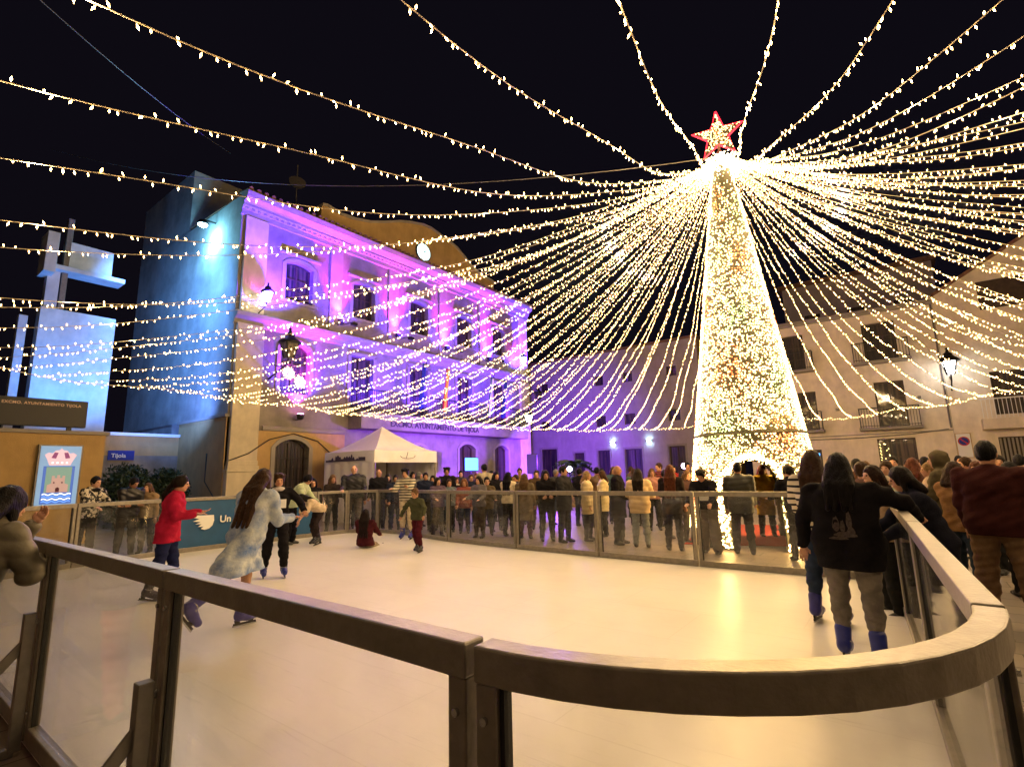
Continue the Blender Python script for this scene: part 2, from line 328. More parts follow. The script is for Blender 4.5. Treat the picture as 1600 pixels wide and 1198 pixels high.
def window(parent, fr, a, b_, zb, zt, rise=0, depth=.2, style='panes', name='window', frame_mat=None):
    """frame + pane as a part with a sub-part, standing inside its opening"""
    mb = MB(); w = .07; fm_ = frame_mat or M['wood']; d0, d1 = -depth-.04, -depth+.03
    top = zt+rise*.7 if rise else zt
    fbox(mb, fr, a, a+w, zb, zt, d0, d1); fbox(mb, fr, b_-w, b_, zb, zt, d0, d1); fbox(mb, fr, a+w, b_-w, zb, zb+w, d0, d1)
    if rise:
        t = arc_top(a, b_, zt, rise); ti = arc_top(a+w, b_-w, zt-.02, rise)
        for i in range(len(t)-1): mb.prism([t[i], ti[i], ti[i+1], t[i+1]][::-1], fr, d0, d1)
    else: fbox(mb, fr, a+w, b_-w, zt-w, zt, d0, d1)
    c = (a+b_)/2; fbox(mb, fr, c-.04, c+.04, zb+w, top-w*.5, d0+.004, d1-.004)
    if style == 'panes':
        for k in (1, 2):
            zz = zb+(zt-zb)*k/3; fbox(mb, fr, a+w, c-.04, zz-.02, zz+.02, d0+.01, d1-.01); fbox(mb, fr, c+.04, b_-w, zz-.02, zz+.02, d0+.01, d1-.01)
    elif style == 'grille':
        mbg = MB(); nn = max(4, int((b_-a)/.13))
        for k in range(1, nn):
            x = a+(b_-a)*k/nn; mbg.bar(fr(x, zb, -.06), fr(x, zt+(rise*.6 if rise else 0), -.06), .02)
        for k in range(1, 4): mbg.bar(fr(a, zb+(zt-zb)*k/4, -.04), fr(b_, zb+(zt-zb)*k/4, -.04), .025)
        mbg.build('grille', M['iron'], parent)
    o = mb.build(name, fm_, parent)
    pg = MB(); t = arc_top(a, b_, zt, rise) if rise else [(a, zt), (b_, zt)]
    pg.prism([(a, zb), (b_, zb)]+t[::-1], fr, -depth-.06, -depth-.045); pg.build('pane', M['pane'], o)
    return o
def balcony(parent, fr, a, b_, z, dep=.75, h=1.0, slab=.14):
    mb = MB(); fbox(mb, fr, a, b_, z-slab, z, .002, dep); mb.build('balcony_slab', M['plaster_trim'], parent, bevel=.02)
    r = MB(); n = int((b_-a-.1)/.12)
    for k in range(n+1):
        x = a+.06+(b_-a-.12)*k/n; r.bar(fr(x, z, dep-.06), fr(x, z+h, dep-.06), .02)
    r.bar(fr(a+.04, z+h, dep-.06), fr(b_-.04, z+h, dep-.06), .045); r.bar(fr(a+.04, z+.08, dep-.06), fr(b_-.04, z+.08, dep-.06), .03)
    for x in (a+.06, b_-.06):
        r.bar(fr(x, z+h, .02), fr(x, z+h, dep-.06), .04)
        for k in range(1, int(dep/.12)): r.bar(fr(x, z, k*.12), fr(x, z+h, k*.12), .018)
    r.build('railing', M['iron'], parent)
def text_obj(name, body, size, fr_o, right, normal, mat_, parent, extrude=.01, align='LEFT', space=1.0):
    cu = bpy.data.curves.new(name, 'FONT'); cu.body = body; cu.size = size; cu.extrude = extrude; cu.align_x = align
    cu.materials.append(mat_); o = bpy.data.objects.new(name, cu); link(o, parent)
    r, n = Vector(right), Vector(normal); u = n.cross(r); off = wloc(parent) if parent is not None else Vector((0, 0, 0))
    Mx = Matrix((r, u, n)).transposed().to_4x4(); Mx.translation = Vector(fr_o)-off; o.matrix_local = Mx; bpy.context.view_layer.update()
    cu.space_character = space; cu.offset = size*.02; me = bpy.data.meshes.new_from_object(o); me.name = name; bpy.data.objects.remove(o); o = bpy.data.objects.new(name, me); link(o, parent); o.matrix_local = Mx; return o

# ================================================================== SETTING
mb = MB(); mb.add([(-90, -60, 0), (70, -60, 0), (70, 110, 0), (-90, 110, 0)], [(0, 1, 2, 3)])
tag(mb.build('ground', M['paving']), kind='structure')
# rink outline (centre line of the rail), counter-clockwise from the near-left
def arc(cx, cy, r, a0, a1, n): return [(cx+r*cos(radians(a0+(a1-a0)*i/n)), cy+r*sin(radians(a0+(a1-a0)*i/n))) for i in range(n+1)]
CORNER = arc(-.84, 1.93, .97, -90, 0, 14)
RIGHT = [(.13, 1.93), (-.01, 4.4), (-.16, 6.8), (-.35, 9.0)]
FAR = [(-.35, 9.0), (-1.2, 8.85), (-2.9, 8.85), (-4.75, 8.9), (-6.75, 9.0), (-8.95, 9.2), (-11.2, 9.7)]
FARC = [(-11.2, 9.7), (-12.3, 9.75), (-13.0, 9.2), (-13.15, 8.3)]
LEFT = [(-13.15, 8.3), (-13.15, 4.75), (-12.9, 3.0)]
LC = [(-12.9, 3.0), (-12.5, 2.0), (-11.7, 1.25), (-10.7, .98)]
NEAR = [(-10.7, .98), (-8.7, .97), (-6.6, .97), (-4.6, .97), (-2.62, .97), (-.84, .96)]
outline = NEAR[:-1] + CORNER + RIGHT[1:] + FAR[1:] + FARC[1:] + LEFT[1:] + LC[1:-1]
mb = MB(); mb.prism(outline, lambda a, b_, d: Vector((a, b_, d)), .004, .06)
o = mb.build('ice', M['ice']); tag(o, kind='structure')

RH = 1.26; RW = .072
def panel(pts, label, posts=True, board=None, brace=0, curved=False):
    """one framed clear panel of the rink barrier; pts = centre line, brace = +1 outside is left of travel"""
    root = empty('rink_barrier', (pts[0][0], pts[0][1], 0), 0, label, 'barrier panel', 'framed clear panels of the rink barrier')
    A, B = Vector((*pts[0], 0)), Vector((*pts[-1], 0)); g = .012
    P = [Vector((*p, 0)) for p in pts]
    d0 = (P[1]-P[0]).normalized(); d1 = (P[-1]-P[-2]).normalized(); P[0] = P[0]+d0*g; P[-1] = P[-1]-d1*g
    def ribbon(z0, z1, w, name, m, shrink=0.0, bev=.006):
        L = list(P)
        if shrink: L[0] = L[0]+d0*shrink; L[-1] = L[-1]-d1*shrink
        V = []; F = []
        for i, p in enumerate(L):
            d = (L[min(i+1, len(L)-1)]-L[max(i-1, 0)]).normalized(); q = Vector((-d.y, d.x, 0))*w/2
            V += [p-q+Vector((0, 0, z0)), p+q+Vector((0, 0, z0)), p+q+Vector((0, 0, z1)), p-q+Vector((0, 0, z1))]
        for i in range(len(L)-1):
            for k in range(4): F.append((i*4+k, i*4+(k+1) % 4, i*4+4+(k+1) % 4, i*4+4+k))
        n = len(L)-1; F += [(3, 2, 1, 0), (n*4, n*4+1, n*4+2, n*4+3)]
        mb = MB(); mb.add(V, F); return mb.build(name, m, root, bevel=bev)
    ribbon(RH-.078, RH, RW, 'top_rail', M['alu']); ribbon(.06, .155, RW-.01, 'bottom_rail', M['alu'])
    pw = .055
    for e, d in ((P[0], d0), (P[-1], -d1)):
        c = e+d*(pw/2+.002); mb = MB(); mb.box((c.x, c.y, (RH-.078+.155)/2), (pw, RW-.012, RH-.233-.002), rz=atan2(d.y, d.x)); mb.build('post', M['alu'], root, bevel=.005)
        c2 = e+d*(pw+.008); mb = MB(); mb.box((c2.x, c2.y, (RH-.078+.155)/2), (.012, .03, RH-.24), rz=atan2(d.y, d.x)); mb.build('gasket', M['gap'], root)
    if board: ribbon(.157, RH-.08, .014, 'board', board, .07, 0)
    else: ribbon(.157, RH-.08, .008, 'clear_pane', M['glass'], .07, 0)
    for e, d in ((P[0], d0), (P[-1], -d1)) if (brace or len(pts) > 8) else ():
        for zz_ in (.24, RH-.15):
            c = e+d*.028+Vector((0, 0, zz_)); q = Vector((-d.y, d.x, 0)); q = q if q.dot(Vector((0, -1, 0)) if abs(q.y) > .5 else Vector((1, 0, 0))) > 0 else -q
            mb = MB(); mb.tube([c+q*(RW/2-.008), c+q*(RW/2+.004)], .009, 8); mb.build('bolt', M['blade'], root)
    if brace:
        d = d0; q = Vector((-d.y, d.x, 0))*brace; e = P[0]
        mb = MB(); a = e+q*.075+Vector((0, 0, .03)); mb.bar(a, a+Vector((0, 0, .80)), .06, .06, up=tuple(d)); mb.bar(a+Vector((0, 0, .0)), a+q*.55, .05, .05)
        mb.bar(a+q*.52, a+Vector((0, 0, .62))+q*.01, .055, .02, up=tuple(d)); mb.build('brace', M['alu_dark'], root, bevel=.004)
        mb = MB(); mb.tube([a+Vector((0, 0, .74))-q*.01, a+Vector((0, 0, .74))-q*.055], .018, 10); mb.build('bolt', M['blade'], root)
    return root
near_names = ['far left panel of the near barrier, behind the woman in the quilted coat', 'second panel of the near barrier from the left frame edge', 'near barrier panel with a brace beside the woman in the quilted coat', 'near barrier panel below the girl in the red jumper', 'large near barrier panel left of the rounded corner']
for i in range(len(NEAR)-1): panel(NEAR[i:i+2], near_names[i], brace=-1)
panel(CORNER, 'curved barrier panel at the rounded near corner of the rink')
for i, nm in enumerate(['right barrier panel nearest the rounded corner', 'right barrier panel hidden by the woman in the black hoodie', 'right barrier panel next to the far corner by the tree']): panel(RIGHT[i:i+2], nm)
for i, nm in enumerate(['narrow far barrier panel hidden behind the striped jumper', 'far barrier panel in front of the lit cone tree', 'far barrier panel in front of the woman with auburn hair', 'far barrier panel before the two cream coats', 'far barrier panel before the woman in the white jumper', 'far barrier panel behind the child skater']): panel(FAR[i:i+2], nm)
for i, nm in enumerate(['corner barrier panel below the bald man in black', 'corner barrier panel beside the white tent', 'corner barrier panel behind the bending girl']): panel(FARC[i:i+2], nm)
for i, nm in enumerate(['left barrier panel with the teal board and wing logo', 'left barrier panel with dark clear pane before the seated men']): panel(LEFT[i:i+2], nm, board=M['teal'] if i == 0 else None)
for i in range(len(LC)-1): panel(LC[i:i+2], ['left corner barrier panel under the man in the patterned jacket', 'left corner barrier panel below the crest light box', 'left corner barrier panel beside the quilted coat'][i])
# wing logo and lettering on the teal board (faces the rink, +x)
lf = frame((-13.1, 4.75, 0), (-.01408, .9999, 0), (.9999, .01408, 0))
shield = [(-2.35, 1.02), (-1.72, 1.0), (-1.70, .82), (-1.74, .66), (-1.84, .56), (-1.98, .53), (-2.10, .57), (-2.02, .64), (-2.20, .64), (-2.08, .72), (-2.28, .73), (-2.12, .80), (-2.36, .83), (-2.16, .90), (-2.38, .96)]
mb = MB(); mb.prism([(.40+(a+2.38)*.70, .52+(b_-.53)*.68) for a, b_ in shield[::-1]], lf, .0085, .012); lg = mb.build('wing_logo', M['white_ink'], bpy.data.objects['rink_barrier.014'] if False else None)
teal_root = [o for o in bpy.data.objects if o.get('label', '') == 'left barrier panel with the teal board and wing logo'][0]
off = wloc(teal_root); lg.parent = teal_root; lg.location = -off
text_obj('lettering', 'Un', .22, tuple(lf(1.0, .66, .0105)), (0, 1, 0), (1, 0, 0), M['white_ink'], teal_root, .003)

# ---------------------------------------------------------------- town hall
HX = -19.0; hf = frame((HX, 0, 0), (0, 1, 0), (1, 0, 0))
hall = empty('town_hall', (HX, 8.35, 0), 0, 'cream three storey town hall lit violet with a clock in its wavy gable', 'town hall')
WY = [10.8, 14.0, 17.4, 20.8, 23.9]; TOP = 12.1
ops = [(y-.6, y+.6, 8.7, 10.25, .15) for y in WY]
ops += [(WY[0]-.62, WY[0]+.62, 4.95, 6.75, .25)] + [(y-.6, y+.6, 4.35, 6.95, 0) for y in WY[1:]]
ops += [(10.15, 11.55, 1.2, 2.82, .32), (13.3, 14.8, .1, 2.75, .32), (16.7, 18.1, .1, 2.75, .32), (20.35, 21.65, .1, 3.0, .25), (23.35, 24.65, .1, 3.0, .25)]
mb = wall(hf, 8.35, 26.9, 0, TOP, ops, .32)
mb.build('wall', M['plaster'], hall)
mb = MB(); mb.add([hf(8.35, 0, -.5), hf(26.9, 0, -.5), hf(26.9, TOP, -.5), hf(8.35, TOP, -.5)], [(0, 1, 2, 3)]); mb.build('inner_wall', M['dark'], hall)
sf = frame((HX, 8.35, 0), (-1, 0, 0), (0, -1, 0))    # side elevation, s runs away to the left
mb = MB(); mb.add([sf(0, 3.95), sf(10.8, 3.95), sf(10.8, 12.45), sf(0, 12.45)], [(0, 3, 2, 1)]); mb.build('side_wall', M['side'], hall)
mb = MB(); mb.add([hf(26.9, 0), hf(26.9, 0, -10.8), hf(26.9, TOP, -10.8), hf(26.9, TOP, 0)], [(3, 2, 1, 0)]); mb.build('side_wall', M['side'], hall)
mb = MB(); fbox(mb, sf, 0, 4.1, 0, 3.86, -.1, .03); mb.build('side_base', M['ochre'], hall)
mb = MB(); fbox(mb, sf, -.05, 4.15, 3.86, 3.96, -.1, .10); mb.build('side_ledge', M['plaster_trim'], hall)
mb = MB(); mb.add([(HX, 8.35, 12.45), (HX, 26.9, 12.45), (HX-5, 26.9, 12.6), (HX-5, 8.35, 12.6)], [(0, 1, 2, 3)]); mb.build('roof', M['roof'], hall)
# rear block, taller
mb = MB(); mb.box((-27.0, 14.4, 7.8), (5.9, 12.0, 15.4)); mb.build('rear_block', M['side'], hall)
# frames round openings
for k, o_ in enumerate(ops):
    mb = MB(); a, b_, zb, zt, rs = o_; t = arc_top(a, b_, zt, rs, 8) if rs else [(a, zt), (b_, zt)]
    to = arc_top(a-.16, b_+.16, zt, rs+.16, 8) if rs else [(a-.16, zt+.16), (b_+.16, zt+.16)]
    fbox(mb, hf, a-.16, a, zb, zt, -.02, .05); fbox(mb, hf, b_, b_+.16, zb, zt, -.02, .05)
    for i in range(len(t)-1): mb.prism([t[i], t[i+1], to[i+1], to[i]], hf, -.02, .05)
    if k < 5:
        fbox(mb, hf, a-.3, b_+.3, zt+.36, zt+.44, 0, .14); fbox(mb, hf, a-.22, b_+.22, zb-.12, zb-.002, 0, .12)
    mb.build('window_surround', M['plaster_trim'], hall)
    st = 'grille' if (k >= 10 and k < 11) else 'panes'
    window(hall, hf, a, b_, zb, zt, rs, .26, st, 'window' if k < 6 or k == 10 else 'door')
# pilasters
for (s0, s1) in [(8.42, 9.42), (25.95, 26.85)]:
    mb = MB(); fbox(mb, hf, s0, s1, 0, 7.35, 0, .16); fbox(mb, hf, s0+.06, s1-.06, 7.8, 11.6, 0, .12)
    fbox(mb, hf, s0-.07, s1+.07, 0, 1.9, 0, .26); fbox(mb, hf, s0-.1, s1+.1, 1.9, 2.0, 0, .32); fbox(mb, hf, s0-.05, s1+.05, 2.0, 2.12, 0, .24); fbox(mb, hf, s0-.02, s1+.02, 2.12, 2.3, 0, .19)
    mb.build('pilaster', M['pilaster'], hall, bevel=.01)
for s in (12.5, 15.7, 19.1, 22.4):
    mb = MB(); fbox(mb, hf, s-.3, s+.3, 7.8, 11.6, 0, .07); mb.build('pilaster', M['plaster_trim'], hall)
# cornice, string courses
def course(name, prof, s0=8.3, s1=26.98):
    mb = MB(); n = len(prof); P = [hf(s0, z, d) for d, z in prof] + [hf(s1, z, d) for d, z in prof]
    F = [(i, i+n, i+n+1, i+1) for i in range(n-1)] + [tuple(range(n)), tuple(range(2*n-1, n-1, -1)), (n-1, 2*n-1, n, 0)]
    mb.add(P, F); return mb
course('c', [(0, 11.6), (.10, 11.62), (.10, 11.8), (.22, 11.95), (.22, 12.05), (.48, 12.2), (.52, 12.42), (.46, 12.5), (0, 12.5)]).build('cornice', M['plaster_trim'], hall)
mb = MB(); dp = [(8.36, 11.97)]
for i in range(78): a = 8.4+i*.238; dp += [(a, 11.93), (a, 11.82), (a+.11, 11.82), (a+.11, 11.93)]
dp += [(26.96, 11.97)]; dq = [dp[0]]
for p, q in zip(dp, dp[1:]): mb.add([hf(p[0], 11.98, .19), hf(q[0], 11.98, .19), hf(q[0], q[1], .19), hf(p[0], p[1], .19)], [(3, 2, 1, 0)]); mb.add([hf(p[0], p[1], .19), hf(q[0], q[1], .19), hf(q[0], q[1], .1), hf(p[0], p[1], .1)], [(3, 2, 1, 0)])
mb.build('dentils', M['plaster_trim'], hall)
mb = MB()
for i in range(64): mb.tube([hf(8.42+i*.29, 12.52, .5), hf(8.42+i*.29, 12.62, -.3)], .085, 8)
mb.build('roof_tile_edge', M['roof'], hall)
course('c', [(0, 7.3), (.08, 7.34), (.12, 7.48), (.3, 7.6), (.34, 7.72), (.28, 7.78), (0, 7.8)]).build('string_course', M['plaster_trim'], hall)
course('c', [(0, 3.42), (.07, 3.44), (.1, 3.52), (.06, 3.6), (0, 3.62)], 9.6, 13.2).build('string_course', M['plaster_trim'], hall)
# ochre ground storey to the left of the balcony
mb = MB()
mb = wall(frame((HX+.012, 0, 0), (0, 1, 0), (1, 0, 0)), 9.42, 13.2, 0, 3.42, [(9.99, 11.71, 1.04, 2.82, .48)], .002); mb.build('ground_storey_wall', M['ochre'], hall)
# wavy gable with the clock
gab = [(11.6, 12.5), (11.65, 13.35), (11.9, 13.42), (12.6, 13.3), (13.3, 13.35), (14.2, 13.55), (15.1, 13.9), (16.0, 14.3), (16.8, 14.55), (17.6, 14.74), (18.2, 14.76), (18.9, 14.62), (19.6, 14.52), (20.2, 14.35), (20.8, 14.0), (21.5, 13.6), (22.3, 13.35), (23.3, 13.28), (23.5, 13.2), (23.5, 12.5)]
mb = MB(); mb.prism(gab[::-1], hf, -.3, .04); mb.build('gable', M['ochre'], hall)
mb = MB()
for (a, za), (b_, zb_) in zip(gab[1:-2], gab[2:-1]): mb.bar(hf(a, za+.05, -.12), hf(b_, zb_+.05, -.12), .5, .1)
mb.build('gable_coping', M['plaster_trim'], hall)
ck = MB(); ck.tube([hf(17.6, 13.22, .045), hf(17.6, 13.22, .11)], .52, 36); c_o = ck.build('clock', M['iron'], hall)
ck = MB(); ck.tube([hf(17.6, 13.22, .112), hf(17.6, 13.22, .125)], .45, 36); ck.build('clock_face', M['clock'], c_o)
ck = MB()
for a_, L_, w_ in ((52, .24, .05), (82, .36, .035)): ck.bar(hf(17.6, 13.22, .135), hf(17.6+L_*sin(radians(a_)), 13.22+L_*cos(radians(a_)), .135), .02, w_)
for k in range(12): ck.bar(hf(17.6+.37*sin(k*pi/6), 13.22+.37*cos(k*pi/6), .13), hf(17.6+.42*sin(k*pi/6), 13.22+.42*cos(k*pi/6), .13), .012, .03)
ck.build('clock_hands', M['iron'], c_o)
# long balcony with the name band and flags
balcony(hall, hf, 13.25, 25.6, 4.35, .95, 1.0, .12)
mb = MB(); fbox(mb, hf, 13.35, 25.5, 3.66, 4.22, .002, .93); mb.build('balcony_band', M['plaster'], hall)
text_obj('lettering', 'EXCMO. AYUNTAMIENTO DE TIJOLA', .36, (HX+.937, 14.9, 3.82), (0, 1, 0), (1, 0, 0), M['letter'], hall, .008, space=1.0)
def flag(y, cols, lab):
    rt = empty('flag', (HX+.9, y, 4.4), 0, lab, 'flag', 'flags on the town hall balcony')
    mb = MB(); mb.tube([(HX+.86, y, 4.4), (HX+1.35, y+.1, 7.1)], .02, 8); mb.build('pole', M['iron'], rt)
    V = []; F = []; fm = []; nx, nz = 10, 16
    for j in range(nz+1):
        for i in range(nx+1):
            u, v = i/nx, j/nz; wdt = .26+.12*v
            V.append((HX+1.28-.28*v+.07*sin(u*11+v*2), y+.05-.03+(u-.5)*wdt, 6.85-2.1*v+.04*sin(u*9)))
    for j in range(nz):
        for i in range(nx):
            q = j*(nx+1)+i; F.append((q, q+1, q+nx+2, q+nx+1)); fm.append(min(len(cols)-1, int(i/nx*len(cols))))
    o = mesh_np('cloth', V, F, [M[c] for c in cols], rt, fm, True)
    so = o.modifiers.new('thickness', 'SOLIDIFY'); so.thickness = .006
flag(16.6, ['blue_cloth', 'blue_cloth'], 'furled dark blue flag left of the red and yellow one')
flag(18.2, ['red', 'yellow', 'red'], 'furled red and yellow flag in the middle of the balcony')
flag(21.7, ['green_cloth', 'white_paint', 'green_cloth'], 'furled green and white flag on the balcony')
flag(22.9, ['blue_cloth', 'blue_cloth'], 'furled blue flag nearest the right end of the balcony')
# lit gold garland ornaments behind the first floor window
for (y, z, r_) in ((10.55, 5.75, .26), (11.05, 5.45, .24)):
    mb = MB()
    for k in range(46):
        a_ = k*2.4; rr_ = r_*sqrt((k+1)/46); p = hf(y+rr_*cos(a_), z+rr_*sin(a_), -.02); mb.box(p, (.02, .022, .022))
    o = mb.build('garland_rosette', M['warm_dots']); tag(o, 'gold lit rosette of small lights in the first floor window, %s one' % ('left' if y < 10.8 else 'right'), 'rosette', 'gold rosettes in the window')
# uplights on the facade
def uplight(y, z, x=HX, lab='', lens='lamp_mag'):
    rt = empty('uplight', (x+.3, y, z), 0, lab, 'uplight', 'magenta uplights on the town hall')
    mb = MB(); mb.lathe((x+.36, y, z-.12), [(.05, 0), (.12, .04), (.15, .2), (.145, .22)], 16); mb.build('housing', M['iron'], rt, True)
    mb = MB(); mb.lathe((x+.36, y, z+.105), [(.12, 0), (.12, .012)], 16); mb.build('lens', M[lens], rt)
    mb = MB(); mb.bar((x+.01, y, z-.1), (x+.34, y, z-.1), .03)
    if z > 5: mb.bar((x+.3, y, z-.16), (x+1.3, y, z-.22), .03); mb.box((x+1.28, y, z-.3), (.16, .24, .12))  # long arm and head invented to carry the violet wash spot
    mb.build('bracket', M['iron'], rt)
for (y, z), lb in zip(UPL, ['magenta uplight between the first two top windows', 'magenta uplight between the second and third top windows', 'magenta uplight between the third and fourth top windows', 'magenta uplight between the last two top windows', 'magenta uplight above the barred arched window']): uplight(y, z, lab=lb)
def lantern(p, side, lit, lab, scale=1.0, tall=None, group='iron lanterns'):
    """four sided lantern on an iron bracket; side = vector from wall to lantern"""
    x, y, z = p; rt = empty('wall_lantern', p, 0, lab, 'lantern', group); s = scale
    mb = MB(); ring = []
    for (r_, h_) in ((.13, -.30), (.24, .12)):
        for k in range(4):
            a_ = pi/4+k*pi/2; ring.append((x+r_*s*cos(a_), y+r_*s*sin(a_), z+h_*s))
    for k in range(4): mb.bar(ring[k], ring[k+4], .03*s); mb.bar(ring[k], ring[(k+1) % 4], .03*s); mb.bar(ring[k+4], ring[4+(k+1) % 4], .035*s)
    mb.build('cage', M['iron'], rt)
    mb = MB(); mb.add([Vector(q)*1 for q in ring], [(0, 1, 5, 4), (1, 2, 6, 5), (2, 3, 7, 6), (3, 0, 4, 7), (3, 2, 1, 0)]); mb.build('glass_body', M['lamp_white'] if lit else M['pane'], rt)
    mb = MB(); mb.lathe((x, y, z+.12*s), [(.30*s, 0), (.29*s, .04*s), (.16*s, .16*s), (.12*s, .2*s), (.13*s, .24*s), (.05*s, .3*s), (.03*s, .38*s), (.05*s, .42*s), (.0, .46*s)], 12); mb.build('cap', M['iron'], rt, True)
    w = Vector(p)-Vector(side); mb = MB()
    pts = [w+Vector((0, 0, -.75*s)), w+Vector(side)*.35+Vector((0, 0, -.62*s)), w+Vector(side)*.8+Vector((0, 0, -.5*s)), Vector(p)+Vector((0, 0, -.3*s))]
    mb.tube(pts, .022*s, 8); mb.tube([w+Vector((0, 0, -.3*s)), w+Vector(side)*.5+Vector((0, 0, -.45*s)), pts[2]], .014*s, 6)
    mb.build('bracket', M['iron'], rt); return rt
lantern((HX+.75, 9.15, 8.42), (.75, 0, 0), True, 'white lit lantern at the left end of the town hall upper storey', .85, group='lanterns on the town hall')
lantern((HX+.85, 25.3, 8.6), (.85, 0, 0), True, 'pink-lit lantern at the far right end of the upper storey', .9, group='lanterns on the town hall')
lantern((HX+1.35, 25.0, 4.9), (1.35, 0, 0), True, 'bright lantern at the right end of the balcony band', 1.0, group='lanterns on the town hall')
lantern((HX+1.4, 9.75, 6.4), (1.4, 0, 0), False, 'black unlit lantern beside the first floor arched window', 1.35, group='lanterns on the town hall')
lantern((HX+1.2, 26.3, 6.4), (1.2, 0, 0), False, 'black unlit lantern near the far right corner of the town hall', 1.0, group='lanterns on the town hall')
# cold floodlight on the side wall
rt = empty('floodlight', (-21.2, 8.0, 11.9), 0, 'round cold white floodlight high on the town hall side wall', 'floodlight')
mb = MB(); mb.lathe((-21.2, 7.85, 11.72), [(.2, 0), (.22, .05), (.14, .16), (.05, .2)], 16); mb.build('housing', M['iron'], rt, True)
mb = MB(); mb.lathe((-21.2, 7.85, 11.66), [(.15, 0), (.17, .05)], 16); mb.build('lens', M['lamp_cold'], rt)
mb = MB(); mb.bar((-21.2, 8.33, 11.95), (-21.2, 7.85, 11.93), .05); mb.build('bracket', M['iron'], rt)
# roof aerial and dish
rt = empty('satellite_dish', (-21.4, 11.8, 12.5), 0, 'small dark satellite dish on a mast above the town hall roof', 'satellite dish')
mb = MB(); mb.tube([(-21.4, 11.8, 12.5), (-21.4, 11.8, 16.4)], .03, 6); mb.build('mast', M['alu_dark'], rt)
mb = MB(); mb.tube([(-21.2, 11.7, 15.3), (-21.12, 11.67, 15.33)], [.34, .38], 20); mb.build('dish', M['alu_dark'], rt)
# cables on the facade
mb = MB(); mb.tube([hf(8.4, 2.3, .2), hf(9.0, 2.55, .35), hf(9.9, 3.1, .06), hf(10.85, 3.36, .05), hf(11.9, 3.1, .06), hf(12.7, 2.45, .1)], .02, 6)
tag(mb.build('cable', M['rubber']), 'black cable looping over the barred arched window', 'cable')
mb = MB(); mb.tube([(-20.2, 8.25, 2.6), (-19.6, 8.0, 1.6), (-18.9, 8.2, .8), (-18.6, 8.6, .45), (-17.8, 9.0, .3)], .022, 6)
tag(mb.build('cable', M['rubber']), 'black cable hanging down the ochre side wall corner', 'cable')

# ---------------------------------------------------------------- left side
lw_ = empty('garden_wall', (-18.5, 4.8, 0), 0, 'tan rendered wall carrying the crest light box', 'wall', 'tan walls at the left')
wf = frame((-18.5, 0, 0), (0, 1, 0), (1, 0, 0))
mb = MB(); fbox(mb, wf, -8, 4.78, 0, 3.0, -.3, 0); mb.build('wall', M['ochre'], lw_)
mb = MB(); fbox(mb, wf, -8.02, 4.86, 3.0, 3.1, -.36, .08); mb.build('coping', M['plaster_trim'], lw_, bevel=.01)
lw2 = empty('garden_wall', (-23, 5.4, 0), 0, 'lower tan wall with white coping behind the bushes', 'wall', 'tan walls at the left')
wf2 = frame((-23.0, 0, 0), (0, 1, 0), (1, 0, 0))
mb = MB(); fbox(mb, wf2, -2, 8.34, 0, 2.95, -.25, 0); mb.build('wall', M['ochre'], lw2)
mb = MB(); fbox(mb, wf2, -2, 8.34, .0, 2.62, .001, .02); mb.build('painted_band', M['plaster'], lw2)
mb = MB(); fbox(mb, wf2, -2, 8.33, 3.35, 3.46, -.3, .1); mb.build('coping', M['white_paint'], lw2)
mb = MB(); fbox(mb, wf2, -2, 8.33, 2.951, 3.35, -.24, -.002); mb.build('upper_band', M['ochre'], lw2)
rt = empty('wall_sign', (-22.95, 6.5, 2.7), 0, 'small blue sign with white lettering above the bushes', 'sign')
mb = MB(); fbox(mb, wf2, 6.05, 6.85, 2.45, 2.8, .03, .06); mb.build('plate', M['blue_cloth'], rt)
text_obj('lettering', 'Tijola', .2, (-22.93, 6.14, 2.55), (0, 1, 0), (1, 0, 0), M['white_ink'], rt, .003)
# slab tower lit blue
tw = empty('slab_tower', (-22, 4.6, 0), 0, 'pale concrete slab tower lit blue behind the tan wall', 'monument')
tf = frame((-22.0, 0, 0), (0, 1, 0), (1, 0, 0))
for nm_, (a, b_, z0_, z1_, d0_, d1_) in [('main_slab', (3.56, 5.6, 0, 7.42, -.5, 0)), ('top_slab', (4.12, 5.32, 8.9, 9.85, -.4, 0)), ('fin', (3.42, 3.72, 8.5, 9.88, -.4, .5)), ('ledge', (3.55, 5.68, 8.72, 8.88, -.5, .25)), ('post', (3.62, 3.95, 7.42, 8.72, -.4, -.05)), ('mast', (3.98, 4.14, 7.42, 10.7, -.3, -.02)), ('rear_post', (3.12, 3.34, 0, 7.1, -.6, -.3))]:
    mb = MB(); fbox(mb, tf, a, b_, z0_, z1_, d0_, d1_); mb.build(nm_, M['tower'] if nm_ != 'mast' else M['alu_dark'], tw, bevel=.01)
# message board
bd = empty('message_board', (-18.6, 2.5, 3.2), 0, 'long dark scrolling message board above the tan wall', 'message board')
bf = frame((-18.55, 0, 0), (0, 1, 0), (1, 0, 0))
mb = MB(); fbox(mb, bf, .6, 4.3, 3.2, 3.95, -.2, 0); mb.build('housing', M['iron'], bd, bevel=.01)
mb = MB(); fbox(mb, bf, .66, 4.24, 3.25, 3.88, .002, .01); mb.build('screen', M['dark'], bd)
for x_ in (1.0, 3.9):
    mb = MB(); fbox(mb, bf, x_, x_+.1, 3.1, 3.2, -.15, -.05); mb.build('foot', M['iron'], bd)
text_obj('lettering', 'EXCMO. AYUNTAMIENTO TIJOLA', .100, (-18.53, 2.5, 3.77), (0, 1, 0), (1, 0, 0), M['led_text'], bd, .001, space=1.1)
